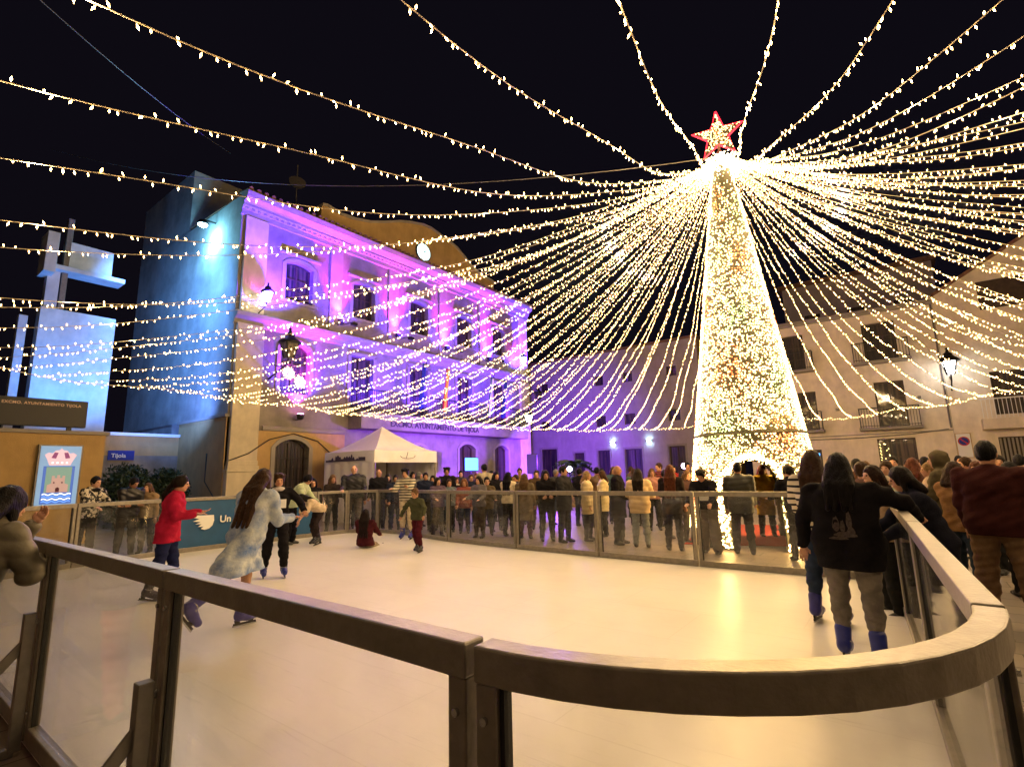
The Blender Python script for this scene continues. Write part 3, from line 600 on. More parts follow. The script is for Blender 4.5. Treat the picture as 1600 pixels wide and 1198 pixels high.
# crest light box
cb = empty('crest_light_box', (-18.45, 3.8, 1.1), 0, 'blue-white light box showing a town crest with crown and castle', 'light box')
cf = frame((-18.5, 0, 0), (0, 1, 0), (1, 0, 0))
mb = MB(); fbox(mb, cf, 3.33, 4.27, 1.02, 2.70, .0, .12); mb.build('housing', M['alu_dark'], cb)
mb = MB(); fbox(mb, cf, 3.37, 4.23, 1.06, 2.66, .121, .13); mb.build('glowing_face', M['panel_glow'], cb)
def flat(name, polys, col, d, em=0.0):
    k = 'p_'+name+str(col); M.setdefault(k, emit('print_'+name, col, em) if em else mat('print_'+name, col, .6)); mb = MB()
    for p in polys: mb.prism(p, cf, d, d+.004)
    return mb.build(name, M[k], cb)
flat('shield', [[(3.47, 1.12), (4.13, 1.12), (4.13, 2.12), (3.47, 2.12)]], (.05, .12, .4), .131, .5)
flat('field', [[(3.53, 1.42), (4.07, 1.42), (4.07, 2.1), (3.53, 2.1)]], (.16, .26, .2), .136, .5)
flat('castle', [[(3.58, 1.42), (4.02, 1.42), (4.02, 1.62), (3.94, 1.66), (3.94, 1.86), (3.88, 1.86), (3.88, 1.80), (3.83, 1.80), (3.83, 1.88), (3.77, 1.88), (3.77, 1.80), (3.72, 1.80), (3.72, 1.86), (3.66, 1.86), (3.66, 1.66), (3.58, 1.62)]], (.42, .25, .2), .141, .5)
flat('castle_gate', [[(3.76, 1.43), (3.84, 1.43), (3.84, 1.53), (3.80, 1.56), (3.76, 1.53)], [(3.70, 1.66), (3.73, 1.66), (3.73, 1.70), (3.70, 1.70)], [(3.87, 1.66), (3.90, 1.66), (3.90, 1.70), (3.87, 1.70)]], (.12, .02, .05), .146)
for k in range(4):
    z_ = 1.16+k*.065; pts = [(3.5+.6*i/20, z_+.018*sin(i*1.1)) for i in range(21)]
    flat('wave_band', [[pts[i], pts[i+1], (pts[i+1][0], pts[i+1][1]+.03), (pts[i][0], pts[i][1]+.03)] for i in range(20)], (.8, .9, 1.0) if k % 2 else (.1, .25, .8), .137, .8)
crown = [(3.58, 2.14), (4.02, 2.14), (4.08, 2.3), (4.14, 2.42), (4.06, 2.48), (3.98, 2.46), (3.92, 2.54), (3.84, 2.55), (3.80, 2.6), (3.76, 2.55), (3.68, 2.54), (3.62, 2.46), (3.54, 2.48), (3.46, 2.42), (3.52, 2.3)]
flat('crown', [crown], (.62, .38, .40), .136, .6)
flat('crown_velvet', [[(3.60, 2.34), (3.70, 2.32), (3.74, 2.48), (3.66, 2.49)]], (.25, .05, .15), .141, .4)
flat('crown_velvet', [[(3.86, 2.48), (3.90, 2.32), (4.0, 2.34), (3.94, 2.49)]], (.25, .05, .15), .141, .4)
flat('crown_jewels', [[(3.64+k*.1-.02, 2.19), (3.64+k*.1+.02, 2.19), (3.64+k*.1+.02, 2.23), (3.64+k*.1-.02, 2.23)] for k in range(4)], (.9, .85, .8), .142, .8)
# clipped bushes
def leaf_cloud(name, blobs, n, size, m, parent=None):
    V = []; F = []
    for i in range(n):
        c, r = blobs[RNG.integers(len(blobs))]; d = RNG.normal(size=3); d /= np.linalg.norm(d); rr_ = (RNG.random()**.35)
        p = np.array(c)+d*np.array(r)*rr_*(1+.08*sin(7*d[0]+5*d[2])); a = RNG.normal(size=3); a /= np.linalg.norm(a); b2 = np.cross(a, RNG.normal(size=3)); b2 /= np.linalg.norm(b2)
        s_ = size*(.6+.8*RNG.random()); k = len(V); V += [p-a*s_, p+b2*s_*.5, p+a*s_, p-b2*s_*.5]; F.append((k, k+1, k+2, k+3))
    return mesh_np(name, V, F, m, parent)
for bi, (c, r, lab) in enumerate([((-20.6, 5.9, 1.25), (.7, .85, 1.05), 'round clipped bush below the blue sign'), ((-20.9, 7.2, 1.15), (.7, .75, 1.0), 'round clipped bush against the ochre side wall'), ((-21.2, 6.6, 1.0), (.6, .6, .9), 'smaller clipped bush between the two big ones')]):
    rt = empty('bush', (c[0], c[1], 0), 0, lab, 'bush', 'clipped bushes by the town hall')
    leaf_cloud('foliage', [(c, r), ((c[0]+.1, c[1]+.2, c[2]+.15), tuple(.8*q for q in r))], 5200, .055, M['leaf'], rt)
    mb = MB()
    for k in range(5): mb.tube([(c[0]+.05*k-.1, c[1], 0), (c[0]+.2*cos(k*1.3), c[1]+.2*sin(k*1.3), .5), (c[0]+.4*cos(k*1.3), c[1]+.4*sin(k*1.3), 1.2)], [.04, .03, .01], 6)
    mb.build('stems', M['bark'], rt)

# ---------------------------------------------------------------- right house
RY = 33.0; rf = frame((0, RY, 0), (1, 0, 0), (0, -1, 0))
rh = empty('house', (-2.5, RY, 0), 0, 'whitewashed house with iron balconies right of the lit cone tree', 'house', 'houses round the square')
ops = [(-5.0, -3.85, 7.0, 9.1, 0), (-1.05, .4, 7.0, 9.1, 0), (-4.45, -3.55, 3.6, 5.75, 0), (-.85, .42, 3.52, 5.9, 0), (-1.05, .55, .1, 2.92, 0), (-4.6, -3.6, .1, 2.5, 0)]
wall(rf, -7.2, 2.05, 0, 9.75, ops, .3).build('wall', M['white_wall'], rh)
mb = MB(); mb.add([rf(-7.2, 0, -.5), rf(2.05, 0, -.5), rf(2.05, 9.75, -.5), rf(-7.2, 9.75, -.5)], [(0, 1, 2, 3)]); mb.build('inner_wall', M['dark'], rh)
mb = MB(); fbox(mb, rf, -7.25, 2.04, 9.75, 9.86, -.4, .22); fbox(mb, rf, -7.2, 2.04, 9.6, 9.75, 0, .1); mb.build('cornice', M['plaster_trim'], rh)
mb = MB(); mb.add([rf(-7.3, 9.862, .25), rf(2.04, 9.862, .25), rf(2.04, 11.2, -5), rf(-7.3, 11.2, -5)], [(0, 1, 2, 3)]); mb.build('roof', M['roof'], rh)
for k, o_ in enumerate(ops): window(rh, rf, *o_, depth=.24, style='panes', name='window' if k < 4 else 'door')
for (a, b_, z_) in [(-5.3, -3.4, 6.98), (-1.6, .9, 6.98), (-4.9, -3.3, 3.56), (-1.7, .92, 3.5)]: balcony(rh, rf, a, b_, z_, .65)
mb = MB(); fbox(mb, rf, -7.2, 2.04, 3.16, 3.22, .001, .04); fbox(mb, rf, -7.2, 2.04, 0, .7, .001, .03); mb.build('string_course', M['plaster_trim'], rh)
mb = MB(); mb.tube([rf(-4.2, 3.05, .05), rf(-2, 3.02, .05), rf(.5, 3.1, .05), rf(1.9, 3.25, .05)], .025, 6); mb.tube([rf(1.98, 3.3, .05), rf(1.98, 9.6, .05)], .04, 8); mb.build('cables_and_pipe', M['alu_dark'], rh)
mb = MB()
for k in range(34): mb.box(rf(-.95+.02*sin(k*2.1), .9+k*.055, -.1), (.02, .02, .02)) if k % 3 else mb.box(rf(-.8+.25*RNG.random(), 1.0+1.8*RNG.random(), -.1), (.025, .025, .025))
tag(mb.build('light_string', M['warm_dots']), 'short string of gold lights hanging in the dark ground floor doorway', 'light string')
for (a, z_) in ((-2.6, 4.6), (.95, 4.9)):
    rt = empty('security_camera', rf(a, z_, .1), 0, 'small wall camera %s the first floor balcony door' % ('left of' if a < 0 else 'right of'), 'camera', 'small wall cameras'); mb = MB(); mb.box(rf(a, z_, .22), (.14, .3, .12)); mb.build('body', M['alu_dark'], rt, bevel=.01)
    mb = MB(); mb.bar(rf(a, z_, .0), rf(a, z_-.02, .2), .04); mb.build('arm', M['alu_dark'], rt)
# second house, gabled, nearer the right edge
h2 = empty('house', (6, RY, 0), 0, 'gabled whitewashed house at the right edge with a projecting bay', 'house', 'houses round the square')
ops = [(3.8, 5.5, 8.9, 10.3, 0), (7.2, 8.6, 8.9, 10.3, 0), (3.7, 5.0, 3.8, 5.85, 0), (5.3, 6.6, 3.8, 5.85, 0), (3.6, 5.3, .9, 2.75, 0), (6.6, 8, .1, 2.75, 0)]
wall(rf, 2.06, 12, 0, 9.9, [o_ for o_ in ops if o_[3] < 9.9], .3).build('wall', M['white_wall'], h2)
mb = MB(); gp = [(2.06, 9.9), (12, 9.9), (12, 9.98), (7.2, 12.9), (5.8, 12.1), (2.1, 9.96)]; mb.prism(gp[::1], rf, -.3, .0); mb.build('gable', M['white_wall'], h2)
mb = MB()
for (a, za), (b_, zb_) in zip(gp[2:5], gp[3:6]): mb.bar(rf(a, za+.07, -.1), rf(b_, zb_+.07, -.1), .6, .12)
mb.build('gable_coping', M['roof'], h2)
mb = MB(); mb.add([rf(2.06, 0, -.5), rf(12, 0, -.5), rf(12, 9.9, -.5), rf(2.06, 9.9, -.5)], [(0, 1, 2, 3)]); mb.build('inner_wall', M['dark'], h2)
for k, o_ in enumerate(ops):
    if o_[3] < 9.9: window(h2, rf, *o_, depth=.24, name='window')
    else:
        mb = MB(); fbox(mb, rf, o_[0], o_[1], 8.9, 10.3, .005, .03); o = mb.build('shutter', M['wood'], h2)
mb = MB(); fbox(mb, rf, 3.1, 12, 3.1, 3.6, 0, .8); mb.build('bay_slab', M['white_wall'], h2, bevel=.02)
mb = MB()
for k in range(60): mb.bar(rf(3.16+k*.145, 3.6, .74), rf(3.16+k*.145, 4.5, .74), .02)
mb.bar(rf(3.1, 4.5, .74), rf(11.9, 4.5, .74), .05); mb.build('railing', M['white_paint'], h2)
mb = MB()
for k in range(12): mb.bar(rf(3.68+k*.14, .92, -.12), rf(3.68+k*.14, 2.7, -.12), .07, .03)
mb.build('curtain', M['plaster_trim'], h2)
lantern((2.25, RY-1.0, 6.25), (0, -1.0, 0), True, 'white glowing street lantern on the wall of the right hand house', 1.5, group='lanterns on the right hand houses')
# no parking sign
sg = empty('no_parking_sign', (2.34, RY-.05, 2.4), 0, 'square white no parking sign with a blue and red disc', 'sign')
mb = MB(); fbox(mb, rf, 2.10, 2.62, 1.85, 2.98, .03, .06); mb.build('plate', M['white_paint'], sg)
mb = MB(); fbox(mb, rf, 2.07, 2.65, 2.98, 3.01, .02, .07); fbox(mb, rf, 2.07, 2.65, 1.82, 1.85, .02, .07); fbox(mb, rf, 2.07, 2.10, 1.85, 2.98, .02, .07); fbox(mb, rf, 2.62, 2.65, 1.85, 2.98, .02, .07); mb.build('border', M['ochre'], sg)
mb = MB(); mb.tube([rf(2.36, 2.62, .061), rf(2.36, 2.62, .066)], .22, 32); mb.build('disc_red', M['red'], sg)
mb = MB(); mb.tube([rf(2.36, 2.62, .067), rf(2.36, 2.62, .071)], .175, 32); mb.build('disc_blue', M['blue_cloth'], sg)
mb = MB(); mb.bar(rf(2.36-.14, 2.62+.14, .074), rf(2.36+.14, 2.62-.14, .074), .05, .006, up=(0, 1, 0)); mb.build('slash', M['red'], sg)
# house at the back
bf2 = frame((0, 34.0, 0), (1, 0, 0), (0, -1, 0))
bh = empty('house', (-17, 34, 0), 0, 'tall plain house at the back lit violet, with tiny square windows', 'house', 'houses round the square')
ops = []
for x in (-22.4, -17.5, -15.2, -12.0): ops += [(x-.35, x+.35, 7.9, 8.6, 0), (x-.4, x+.4, 4.85, 5.6, 0)]
dops = [(-22.9, -21.4, .1, 3.4, 0), (-17.9, -16.9, .1, 3.1, 0), (-15.75, -14.45, .1, 3.1, 0), (-12.55, -11.45, .1, 3.15, 0), (-19.9, -19.0, .1, 3.0, 0)]
wall(bf2, -28, -10.15, 0, 10.3, ops+dops, .25).build('wall', M['back_wall'], bh)
mb = MB(); mb.add([bf2(-28, 0, -.4), bf2(-10.2, 0, -.4), bf2(-10.2, 10.2, -.4), bf2(-28, 10.2, -.4)], [(0, 1, 2, 3)]); mb.build('inner_wall', M['dark'], bh)
mb = MB(); mb.add([(-10.15, 34, 0), (-10.15, 44, 0), (-10.15, 44, 10.3), (-10.15, 34, 10.3)], [(0, 1, 2, 3)]); mb.build('side_wall', M['ochre'], bh)
mb = MB(); fbox(mb, bf2, -28, -10.1, 10.3, 10.45, -10, .15); mb.build('roof', M['roof'], bh)
for o_ in ops: window(bh, bf2, *o_, depth=.2, style='plain')
for o_ in dops: window(bh, bf2, *o_, depth=.2, style='plain', name='door')
mb = MB()
for o_ in dops: fbox(mb, bf2, o_[0]-.12, o_[0], 0, o_[3], .001, .05); fbox(mb, bf2, o_[1], o_[1]+.12, 0, o_[3], .001, .05); fbox(mb, bf2, o_[0]-.12, o_[1]+.12, o_[3], o_[3]+.14, .001, .06)
mb.build('door_surrounds', M['plaster_trim'], bh)
for x in (-16.6, -13.87):
    rt = empty('wall_lamp', (x, 33.9, 3.6), 0, 'small cold wall lamp at the back, %s of the lit doorway' % ('left' if x < -15 else 'right'), 'wall lamp', 'cold wall lamps at the back')
    mb = MB(); mb.box((x, 33.86, 3.6), (.34, .24, .10)); mb.build('housing', M['iron'], rt); mb = MB(); mb.box((x, 33.84, 3.665), (.26, .16, .02)); mb.box((x, 33.84, 3.535), (.26, .16, .02)); mb.build('lens', M['lamp_cold'], rt)
# dark houses rising behind
for (c, d, lab) in [((-1.5, 46, 7.5), (9, 6, 15), 'dark tall house looming behind the whitewashed one'), ((-34, 40, 5), (14, 8, 10), 'dark low house far behind the town hall'), ((16, 44, 7.5), (14, 8, 15), 'dark house behind the gabled one')]:
    rt = empty('house', (c[0], c[1], 0), 0, lab, 'house', 'houses round the square'); mb = MB(); mb.box((c[0], c[1], c[2]), d); mb.build('wall', M['back_wall'], rt)
    mb = MB(); mb.box((c[0], c[1], c[2]+d[2]/2+.15), (d[0]+.5, d[1]+.5, .3)); mb.build('roof', M['roof'], rt)
    for k in range(3): mb = MB(); mb.box((c[0]-d[0]*.3+k*d[0]*.3, c[1]-d[1]/2-.01, c[2]+d[2]*.3), (1, .06, 1.4)); mb.build('window', M['pane'], rt)
# house closing the square behind the camera
rt = empty('house', (0, -16, 0), 0, 'house closing the square behind the viewer', 'house', 'houses round the square'); mb = MB(); mb.box((0, -19, 4.5), (60, 6, 9)); mb.build('wall', M['white_wall'], rt)

# ---------------------------------------------------------------- tent, speaker, screen, stage lights, plant
tent = empty('pavilion_tent', (-16.2, 12.95, 0), 0, 'white peaked pop-up tent beside the town hall', 'tent')
X0, X1, Y0, Y1, ZE, ZV, ZP = -17.7, -14.7, 11.45, 14.45, 2.55, 2.12, 3.55
mb = MB(); N = 12; cx, cy = (X0+X1)/2, (Y0+Y1)/2; cor = [(X1, Y0), (X1, Y1), (X0, Y1), (X0, Y0)]
for k in range(4):
    A, B = cor[k], cor[(k+1) % 4]
    for j in range(N):
        for i in range(N):
            def pt(u, v):
                ex, ey = A[0]+(B[0]-A[0])*u, A[1]+(B[1]-A[1])*u; w = v
                z = ZE+(ZP-ZE)*(w**1.35) - .05*sin(pi*u)*sin(pi*min(1, v*1.2))
                return (ex+(cx-ex)*v, ey+(cy-ey)*v, z)
            u0, u1, v0, v1 = i/N, (i+1)/N, j/N, (j+1)/N
            mb.add([pt(u0, v0), pt(u1, v0), pt(u1, v1), pt(u0, v1)], [(0, 1, 2, 3)])
mb.build('canopy', M['white_fabric'], tent, True)
for k in range(4):
    A, B = Vector((*cor[k], 0)), Vector((*cor[(k+1) % 4], 0)); mb = MB(); V = []; F = []
    for i in range(21):
        u = i/20; p = A.lerp(B, u); q = (B-A).normalized().cross(Vector((0, 0, 1)))
        V += [p+Vector((0, 0, ZE)), p+q*.02*sin(u*22)+Vector((0, 0, ZV))]
    for i in range(20): F.append((2*i, 2*i+1, 2*i+3, 2*i+2))
    mb.add(V, F); mb.build('valance', M['white_fabric'], tent, True)
for (x, y) in cor: mb = MB(); mb.tube([(x+(.04 if x < cx else -.04), y+(.04 if y < cy else -.04), 0), (x+(.04 if x < cx else -.04), y+(.04 if y < cy else -.04), ZE)], .028, 8); mb.build('leg', M['alu'], tent)
for nm_, A, B in (('side_curtain', (X0, Y0), (X1, Y0)), ('side_curtain', (X0, Y1), (X1, Y1)), ('rear_curtain', (X0, Y0), (X0, Y1))):
    mb = MB(); V = []; F = []; A, B = Vector((*A, 0)), Vector((*B, 0)); q = (B-A).normalized().cross(Vector((0, 0, 1)))
    for i in range(41): u = i/40; p = A.lerp(B, u)+q*.025*sin(u*34); V += [p+Vector((0, 0, .03)), p+Vector((0, 0, ZV+.02))]
    for i in range(40): F.append((2*i, 2*i+2, 2*i+3, 2*i+1))
    mb.add(V, F); mb.build(nm_, M['white_fabric'], tent, True)
# skyline print on the side valance and pale emblem strokes
tfm = frame((X0, Y0, 0), (1, 0, 0), (0, -1, 0)); mb = MB(); x = .12
while x < 2.35:
    w_ = .06+.12*RNG.random(); h_ = .05+.15*RNG.random(); fbox(mb, tfm, x, x+w_, 2.2, 2.2+h_, .024, .028); 
    if RNG.random() > .5: mb.prism([(x, 2.2+h_), (x+w_, 2.2+h_), (x+w_/2, 2.2+h_+.06)], tfm, .024, .028)
    x += w_+.005
mb.build('skyline_print', M['ink'], tent)
tfr = frame((X1, Y0, 0), (0, 1, 0), (1, 0, 0)); mb = MB()
for k in range(16): a_ = pi+k*pi/15; mb.bar(tfr(1.5+.35*cos(a_), 2.36+.1*sin(a_), .024), tfr(1.5+.35*cos(a_+.21), 2.36+.1*sin(a_+.21), .024), .012)
mb.bar(tfr(1.42, 2.26, .024), tfr(1.5, 2.5, .024), .012); mb.build('emblem_print', M['ink'], tent)
sp = empty('loudspeaker', (-14.6, 20.9, 0), 0, 'tall black loudspeaker on a stand in front of the town hall corner', 'loudspeaker')
mb = MB(); mb.box((-14.6, 20.9, 2.05), (.5, .5, .95), rz=.5); mb.build('cabinet', M['iron'], sp, bevel=.02)
mb = MB(); mb.tube([(-14.6, 20.9, .2), (-14.6, 20.9, 1.58)], .03, 8)
for k in range(3): mb.tube([(-14.6, 20.9, .6), (-14.6+.5*cos(k*2.1), 20.9+.5*sin(k*2.1), .02)], .018, 6)
mb.build('stand', M['iron'], sp)
mn = empty('monitor', (-16.6, 18.6, 0), 0, 'blue glowing monitor on a stand beside the white tent', 'monitor')
mb = MB(); mb.box((-16.6, 18.6, 2.1), (.08, 1.0, .66)); mb.build('case', M['iron'], mn, bevel=.01)
mb = MB(); mb.box((-16.55, 18.6, 2.1), (.01, .92, .58)); mb.build('screen', M['screen'], mn)
mb = MB(); mb.tube([(-16.62, 18.6, 0), (-16.62, 18.6, 1.9)], .04, 8); mb.box((-16.62, 18.6, .03), (.6, .6, .05)); mb.build('stand', M['iron'], mn)
def stage_light(x, y, z, lab, lens=True):
    rt = empty('stage_light', (x, y, 0), 0, lab, 'stage light', 'stage projectors on stands')
    mb = MB(); mb.tube([(x, y, .05), (x, y, z-.15)], .025, 8)
    for k in range(3): mb.tube([(x, y, .5), (x+.4*cos(k*2.1), y+.4*sin(k*2.1), .02)], .015, 6)
    mb.build('stand', M['iron'], rt)
    mb = MB(); mb.tube([(x+.13, y+.1, z), (x, y, z), (x-.1, y-.05, z)], [.08, .13, .14], 14); mb.build('housing', M['iron'], rt, True)
    mb = MB(); d_ = Vector((-x, -y, 1.64-z)).normalized(); c_ = Vector((x, y, z))+d_*.13; mb.tube([c_, c_+d_*.02], .11, 16); mb.build('lens', M['proj'], rt)
stage_light(*(-11.882, 19.845), 1.75, 'bright violet projector shining beside the potted palm')
stage_light(-7.0, 20.5, 1.75, 'added projector on a stand aimed at the town hall from the crowd')  # stand and projector added where the violet hall spot sits
stage_light(-11.8, 19.2, 1.55, 'added low projector aimed at the ground floor arches')  # added as a housing for the spot under the balcony
pl = empty('potted_palm', (*(-12.718, 21.719), 0), 0, 'dark bushy palm in a pot behind the violet projector', 'plant')
pc = wloc(pl); mb = MB(); mb.lathe((pc.x, pc.y, 0), [(.28, 0), (.36, .1), (.42, .55), (.45, .6), (.4, .6)], 18); mb.build('pot', M['ochre'], pl, True)
mb = MB(); mb.tube([(pc.x, pc.y, .5), (pc.x+.05, pc.y, 1.2), (pc.x, pc.y, 1.9)], [.09, .07, .06], 8); mb.build('trunk', M['bark'], pl)
V = []; F = []
for k in range(26):
    a_ = k*2.4; el = .2+1.1*RNG.random(); L_ = .8+.5*RNG.random(); prev = None
    for t in range(9):
        u = t/8; r_ = L_*u*cos(el*(1-u*.6)); z_ = 1.9+L_*u*sin(el)-.75*u*u*L_; c_ = Vector((pc.x+r_*cos(a_), pc.y+r_*sin(a_), z_)); sd = Vector((-sin(a_), cos(a_), 0))
        if t:
            for sg_ in (-1, 1): i0 = len(V); V += [c_, c_+sd*sg_*.26*(1-u*.7)+Vector((0, 0, -.12)), c_+Vector((cos(a_), sin(a_), 0))*.06+sd*sg_*.1, prev]; F.append((i0, i0+1, i0+2, i0+3))
        prev = c_
mesh_np('fronds', [tuple(v) for v in V], F, M['leaf'], pl)
mb = MB(); mb.prism([(-4.1, 11.6), (-1.6, 12.4), (-2.3, 16.5), (-4.9, 15.9)], lambda a, b_, d: Vector((a, b_, d)), .004, .02)
tag(mb.build('carpet', M['red_carpet']), 'red carpet laid through the doorway of the lit cone tree', 'carpet')

# ================================================================== LIGHT TREE AND GARLANDS
TX, TY, ZT = -2.76, 12.53, 9.1
def bulbs_mesh(name, P, D, hl, r, mats, parent=None, mi=None):
    P = np.asarray(P, float); n = len(P); D = D/np.linalg.norm(D, axis=1, keepdims=True)
    A = np.cross(D, RNG.normal(size=(n, 3))); A /= np.linalg.norm(A, axis=1, keepdims=True); B = np.cross(D, A)
    hl = np.broadcast_to(np.asarray(hl), (n,))[:, None]; r = np.broadcast_to(np.asarray(r), (n,))[:, None]
    V = np.stack([P+D*hl, P+A*r, P+B*r, P-A*r, P-B*r, P-D*hl], 1).reshape(-1, 3)
    f = np.array([(0, 1, 2), (0, 2, 3), (0, 3, 4), (0, 4, 1), (5, 2, 1), (5, 3, 2), (5, 4, 3), (5, 1, 4)])
    F = (f[None]+6*np.arange(n)[:, None, None]).reshape(-1, 3)
    return mesh_np(name, V, F, mats, parent, None if mi is None else np.repeat(mi, 8))
def wire_mesh(name, P, r, parent, m=None):
    P = np.asarray(P, float); n = len(P); d = np.gradient(P, axis=0); d /= np.linalg.norm(d, axis=1, keepdims=True)
    q = np.cross(d, [0, 0, 1.0]); q /= np.maximum(1e-6, np.linalg.norm(q, axis=1, keepdims=True)); u = np.cross(q, d)
    V = np.stack([P+(q*cos(a)+u*sin(a))*r for a in (pi/2, pi/2+2.094, pi/2+4.189)], 1).reshape(-1, 3); F = []
    i = np.arange(n-1)
    for k in range(3): F.append(np.stack([i*3+k, i*3+(k+1) % 3, i*3+3+(k+1) % 3, i*3+3+k], 1))
    return mesh_np(name, V, np.concatenate(F), m or M['wire'], parent)
tree = empty('light_tree', (TX, TY, 0), 0, 'tall cone tree covered in thousands of warm lights with a walk-through doorway', 'light tree')
def RZ(z): return 1.15+(2.0-z)*.139
FA = atan2(-TY, -TX)            # doorway faces the viewer
def in_door(a, z):
    for f0 in (FA, FA+pi):
        dlt = (a-f0+pi) % (2*pi)-pi; x = dlt*RZ(z)
        if z < 1.95 and abs(x) < (.48 if z < 1.15 else .48*sqrt(max(0, 1-((z-1.15)/.65)**2))): return True
    return False
V = []; F = []; na, nz = 220, 200
for j in range(nz+1):
    z = .02+(8.98)*j/nz
    for i in range(na): a = 2*pi*i/na; V.append((TX+RZ(z)*cos(a), TY+RZ(z)*sin(a), z))
for j in range(nz):
    for i in range(na):
        a, z = 2*pi*(i+.5)/na, .02+8.98*(j+.5)/nz
        if not in_door(a, z): F.append((j*na+i, j*na+(i+1) % na, (j+1)*na+(i+1) % na, (j+1)*na+i))
o = mesh_np('netting', V, F, M['netting'], tree, smooth=True); so = o.modifiers.new('thickness', 'SOLIDIFY'); so.thickness = .03
for z in (2.35,):
    mb = MB(); mb.tube([(TX+(RZ(z)+.045)*cos(2*pi*i/48), TY+(RZ(z)+.045)*sin(2*pi*i/48), z) for i in range(49)], .028, 6); mb.build('hoop', M['netting'], tree)
mb = MB()
for f0 in (FA,):
    pts = []
    for k in range(21):
        t = k/20; x = -.5+1.0*t; z = 1.15+.67*sqrt(max(0, 1-((x)/.5)**2)); a = f0+x/RZ(z); pts.append((TX+(RZ(z)+.05)*cos(a), TY+(RZ(z)+.05)*sin(a), z))
    mb.tube(pts, .02, 8)
mb.build('door_arch', M['netting'], tree)
P = []; D = []; mi = []; nb = 21000
zz = 9.0-9.0*np.sqrt(RNG.random(nb*2)*.93+.0)
cnt = 0
for z in zz:
    if cnt >= nb: break
    z = float(min(9.0, max(.04, z+.06))); z = round(z/.055)*.055+RNG.normal()*.012; a = RNG.random()*2*pi
    if in_door(a, z) or min(abs(z-q) for q in (2.35,)) < .035: continue
    r_ = RZ(z)+.03+.03*RNG.random(); P.append((TX+r_*cos(a), TY+r_*sin(a), z)); D.append((RNG.normal()*.6+cos(a)*.5, RNG.normal()*.6+sin(a)*.5, RNG.normal()*.8))
    v = sin(a*3+z*1.7)+sin(z*2.9-a*2)+RNG.normal()*.9; mi.append(1 if v > 1.6 else (2 if v < -1.7 else 0)); cnt += 1
tag(bulbs_mesh('bulbs', P, np.array(D), .019, .0128, [M['bulb_tree'], M['bulb_gold'], M['bulb_lime']], tree, np.array(mi)), kind='stuff')
for k in range(10):
    z = 1.2+.75*k; a = FA+(-.9 if k % 2 else .9)+.35*sin(k*2.0); r_ = RZ(z)+.4; point((TX+r_*cos(a), TY+r_*sin(a), z), (1.0, .62, .18), 16, .12)      # added unseen lamps that carry the tree bulbs' light
# loose bright strings along the doorway edges
P = []; D = []
for f0 in (FA, FA+pi):
    for sg in (-1, 1):
        for k in range(170):
            z = .05+1.85*RNG.random(); w_ = .48 if z < 1.15 else .48*sqrt(max(0, 1-((z-1.15)/.65)**2)); a = f0+sg*(w_+RNG.random()*.2)/RZ(z); r_ = RZ(z)+.06+.05*RNG.random()
            P.append((TX+r_*cos(a), TY+r_*sin(a), z)); D.append(RNG.normal(size=3))
    for k in range(260):
        t = RNG.random()*pi; x = -.5*cos(t)*(1+.14*RNG.random()); z = 1.15+.66*sin(t)*(1+.12*RNG.random()); a = f0+x/RZ(z); r_ = RZ(z)+.02+.06*RNG.random()
        P.append((TX+r_*cos(a), TY+r_*sin(a), z)); D.append(RNG.normal(size=3))
tag(bulbs_mesh('doorway_bulbs', P, np.array(D), .03, .018, [M['bulb']], tree), kind='stuff')
# crown collar where all garlands meet
P = []; D = []
for k in range(700):
    a = RNG.random()*2*pi; r_ = .1+.35*RNG.random(); P.append((TX+r_*cos(a), TY+r_*sin(a), 9.12-.35*r_+.12*RNG.normal())); D.append(RNG.normal(size=3))
tag(bulbs_mesh('collar_bulbs', P, np.array(D), .028, .017, [M['bulb_white']], tree), kind='stuff')
mb = MB(); mb.lathe((TX, TY, 8.95), [(.26, 0), (.3, .06), (.3, .14), (.1, .2), (.05, .5)], 20); mb.build('mast_collar', M['alu_dark'], tree, True)
# star
star = empty('star', (TX, TY, 9.3), 0, 'five pointed star of lights with a red outline on top of the cone tree', 'star')
d_ = Vector((-TX, -TY, 0)).normalized(); rt_ = Vector((0, 0, 1)).cross(d_) * 1.0; SCZ = 9.88
fs = lambda a, b_, d=0.0: Vector((TX, TY, SCZ)) + rt_*a + Vector((0, 0, b_)) + d_*d
pts = [((.62 if k % 2 == 0 else .25)*sin(k*pi/5), (.66 if k % 2 == 0 else .25)*cos(k*pi/5)) for k in range(10)]
mb = MB()
for s_ in (1, -1):
    c = len(mb.v); mb.v += [tuple(fs(0, 0, .12*s_))] + [tuple(fs(a*.93, b_*.93, .02*s_)) for a, b_ in pts]
    for k in range(10): mb.f.append((c, c+1+k, c+1+(k+1) % 10)[::s_]); mb.m.append(0)
mb.build('body', M['netting'], star)
mb = MB(); mb.tube([fs(*p) for p in pts+pts[:1]], .03, 8); mb.build('outline_tube', M['star_red'], star)
P = []; D = []
while len(P) < 420:
    a, b_ = RNG.uniform(-.6, .6), RNG.uniform(-.6, .66); th = atan2(a, b_); r_ = sqrt(a*a+b_*b_); k = (th/(pi/5)) % 2; k = k if k <= 1 else 2-k
    lim = .60*(1-k)**1.0 + .24*k; lim = 1/((1-k)/.6+k/.235)
    if r_ < lim*.93: s_ = 1 if RNG.random() < .7 else -1; P.append(tuple(fs(a, b_, s_*(.05+.09*(1-r_/lim))))); D.append(RNG.normal(size=3))
tag(bulbs_mesh('bulbs', P, np.array(D), .02, .013, [M['bulb_star'], M['bulb_gold']], star, (RNG.random(420) > .8).astype(int)), kind='stuff')
mb = MB(); mb.tube([(TX, TY, 9.1), (TX, TY, 9.7)], .03, 8); mb.build('stem', M['alu_dark'], star)

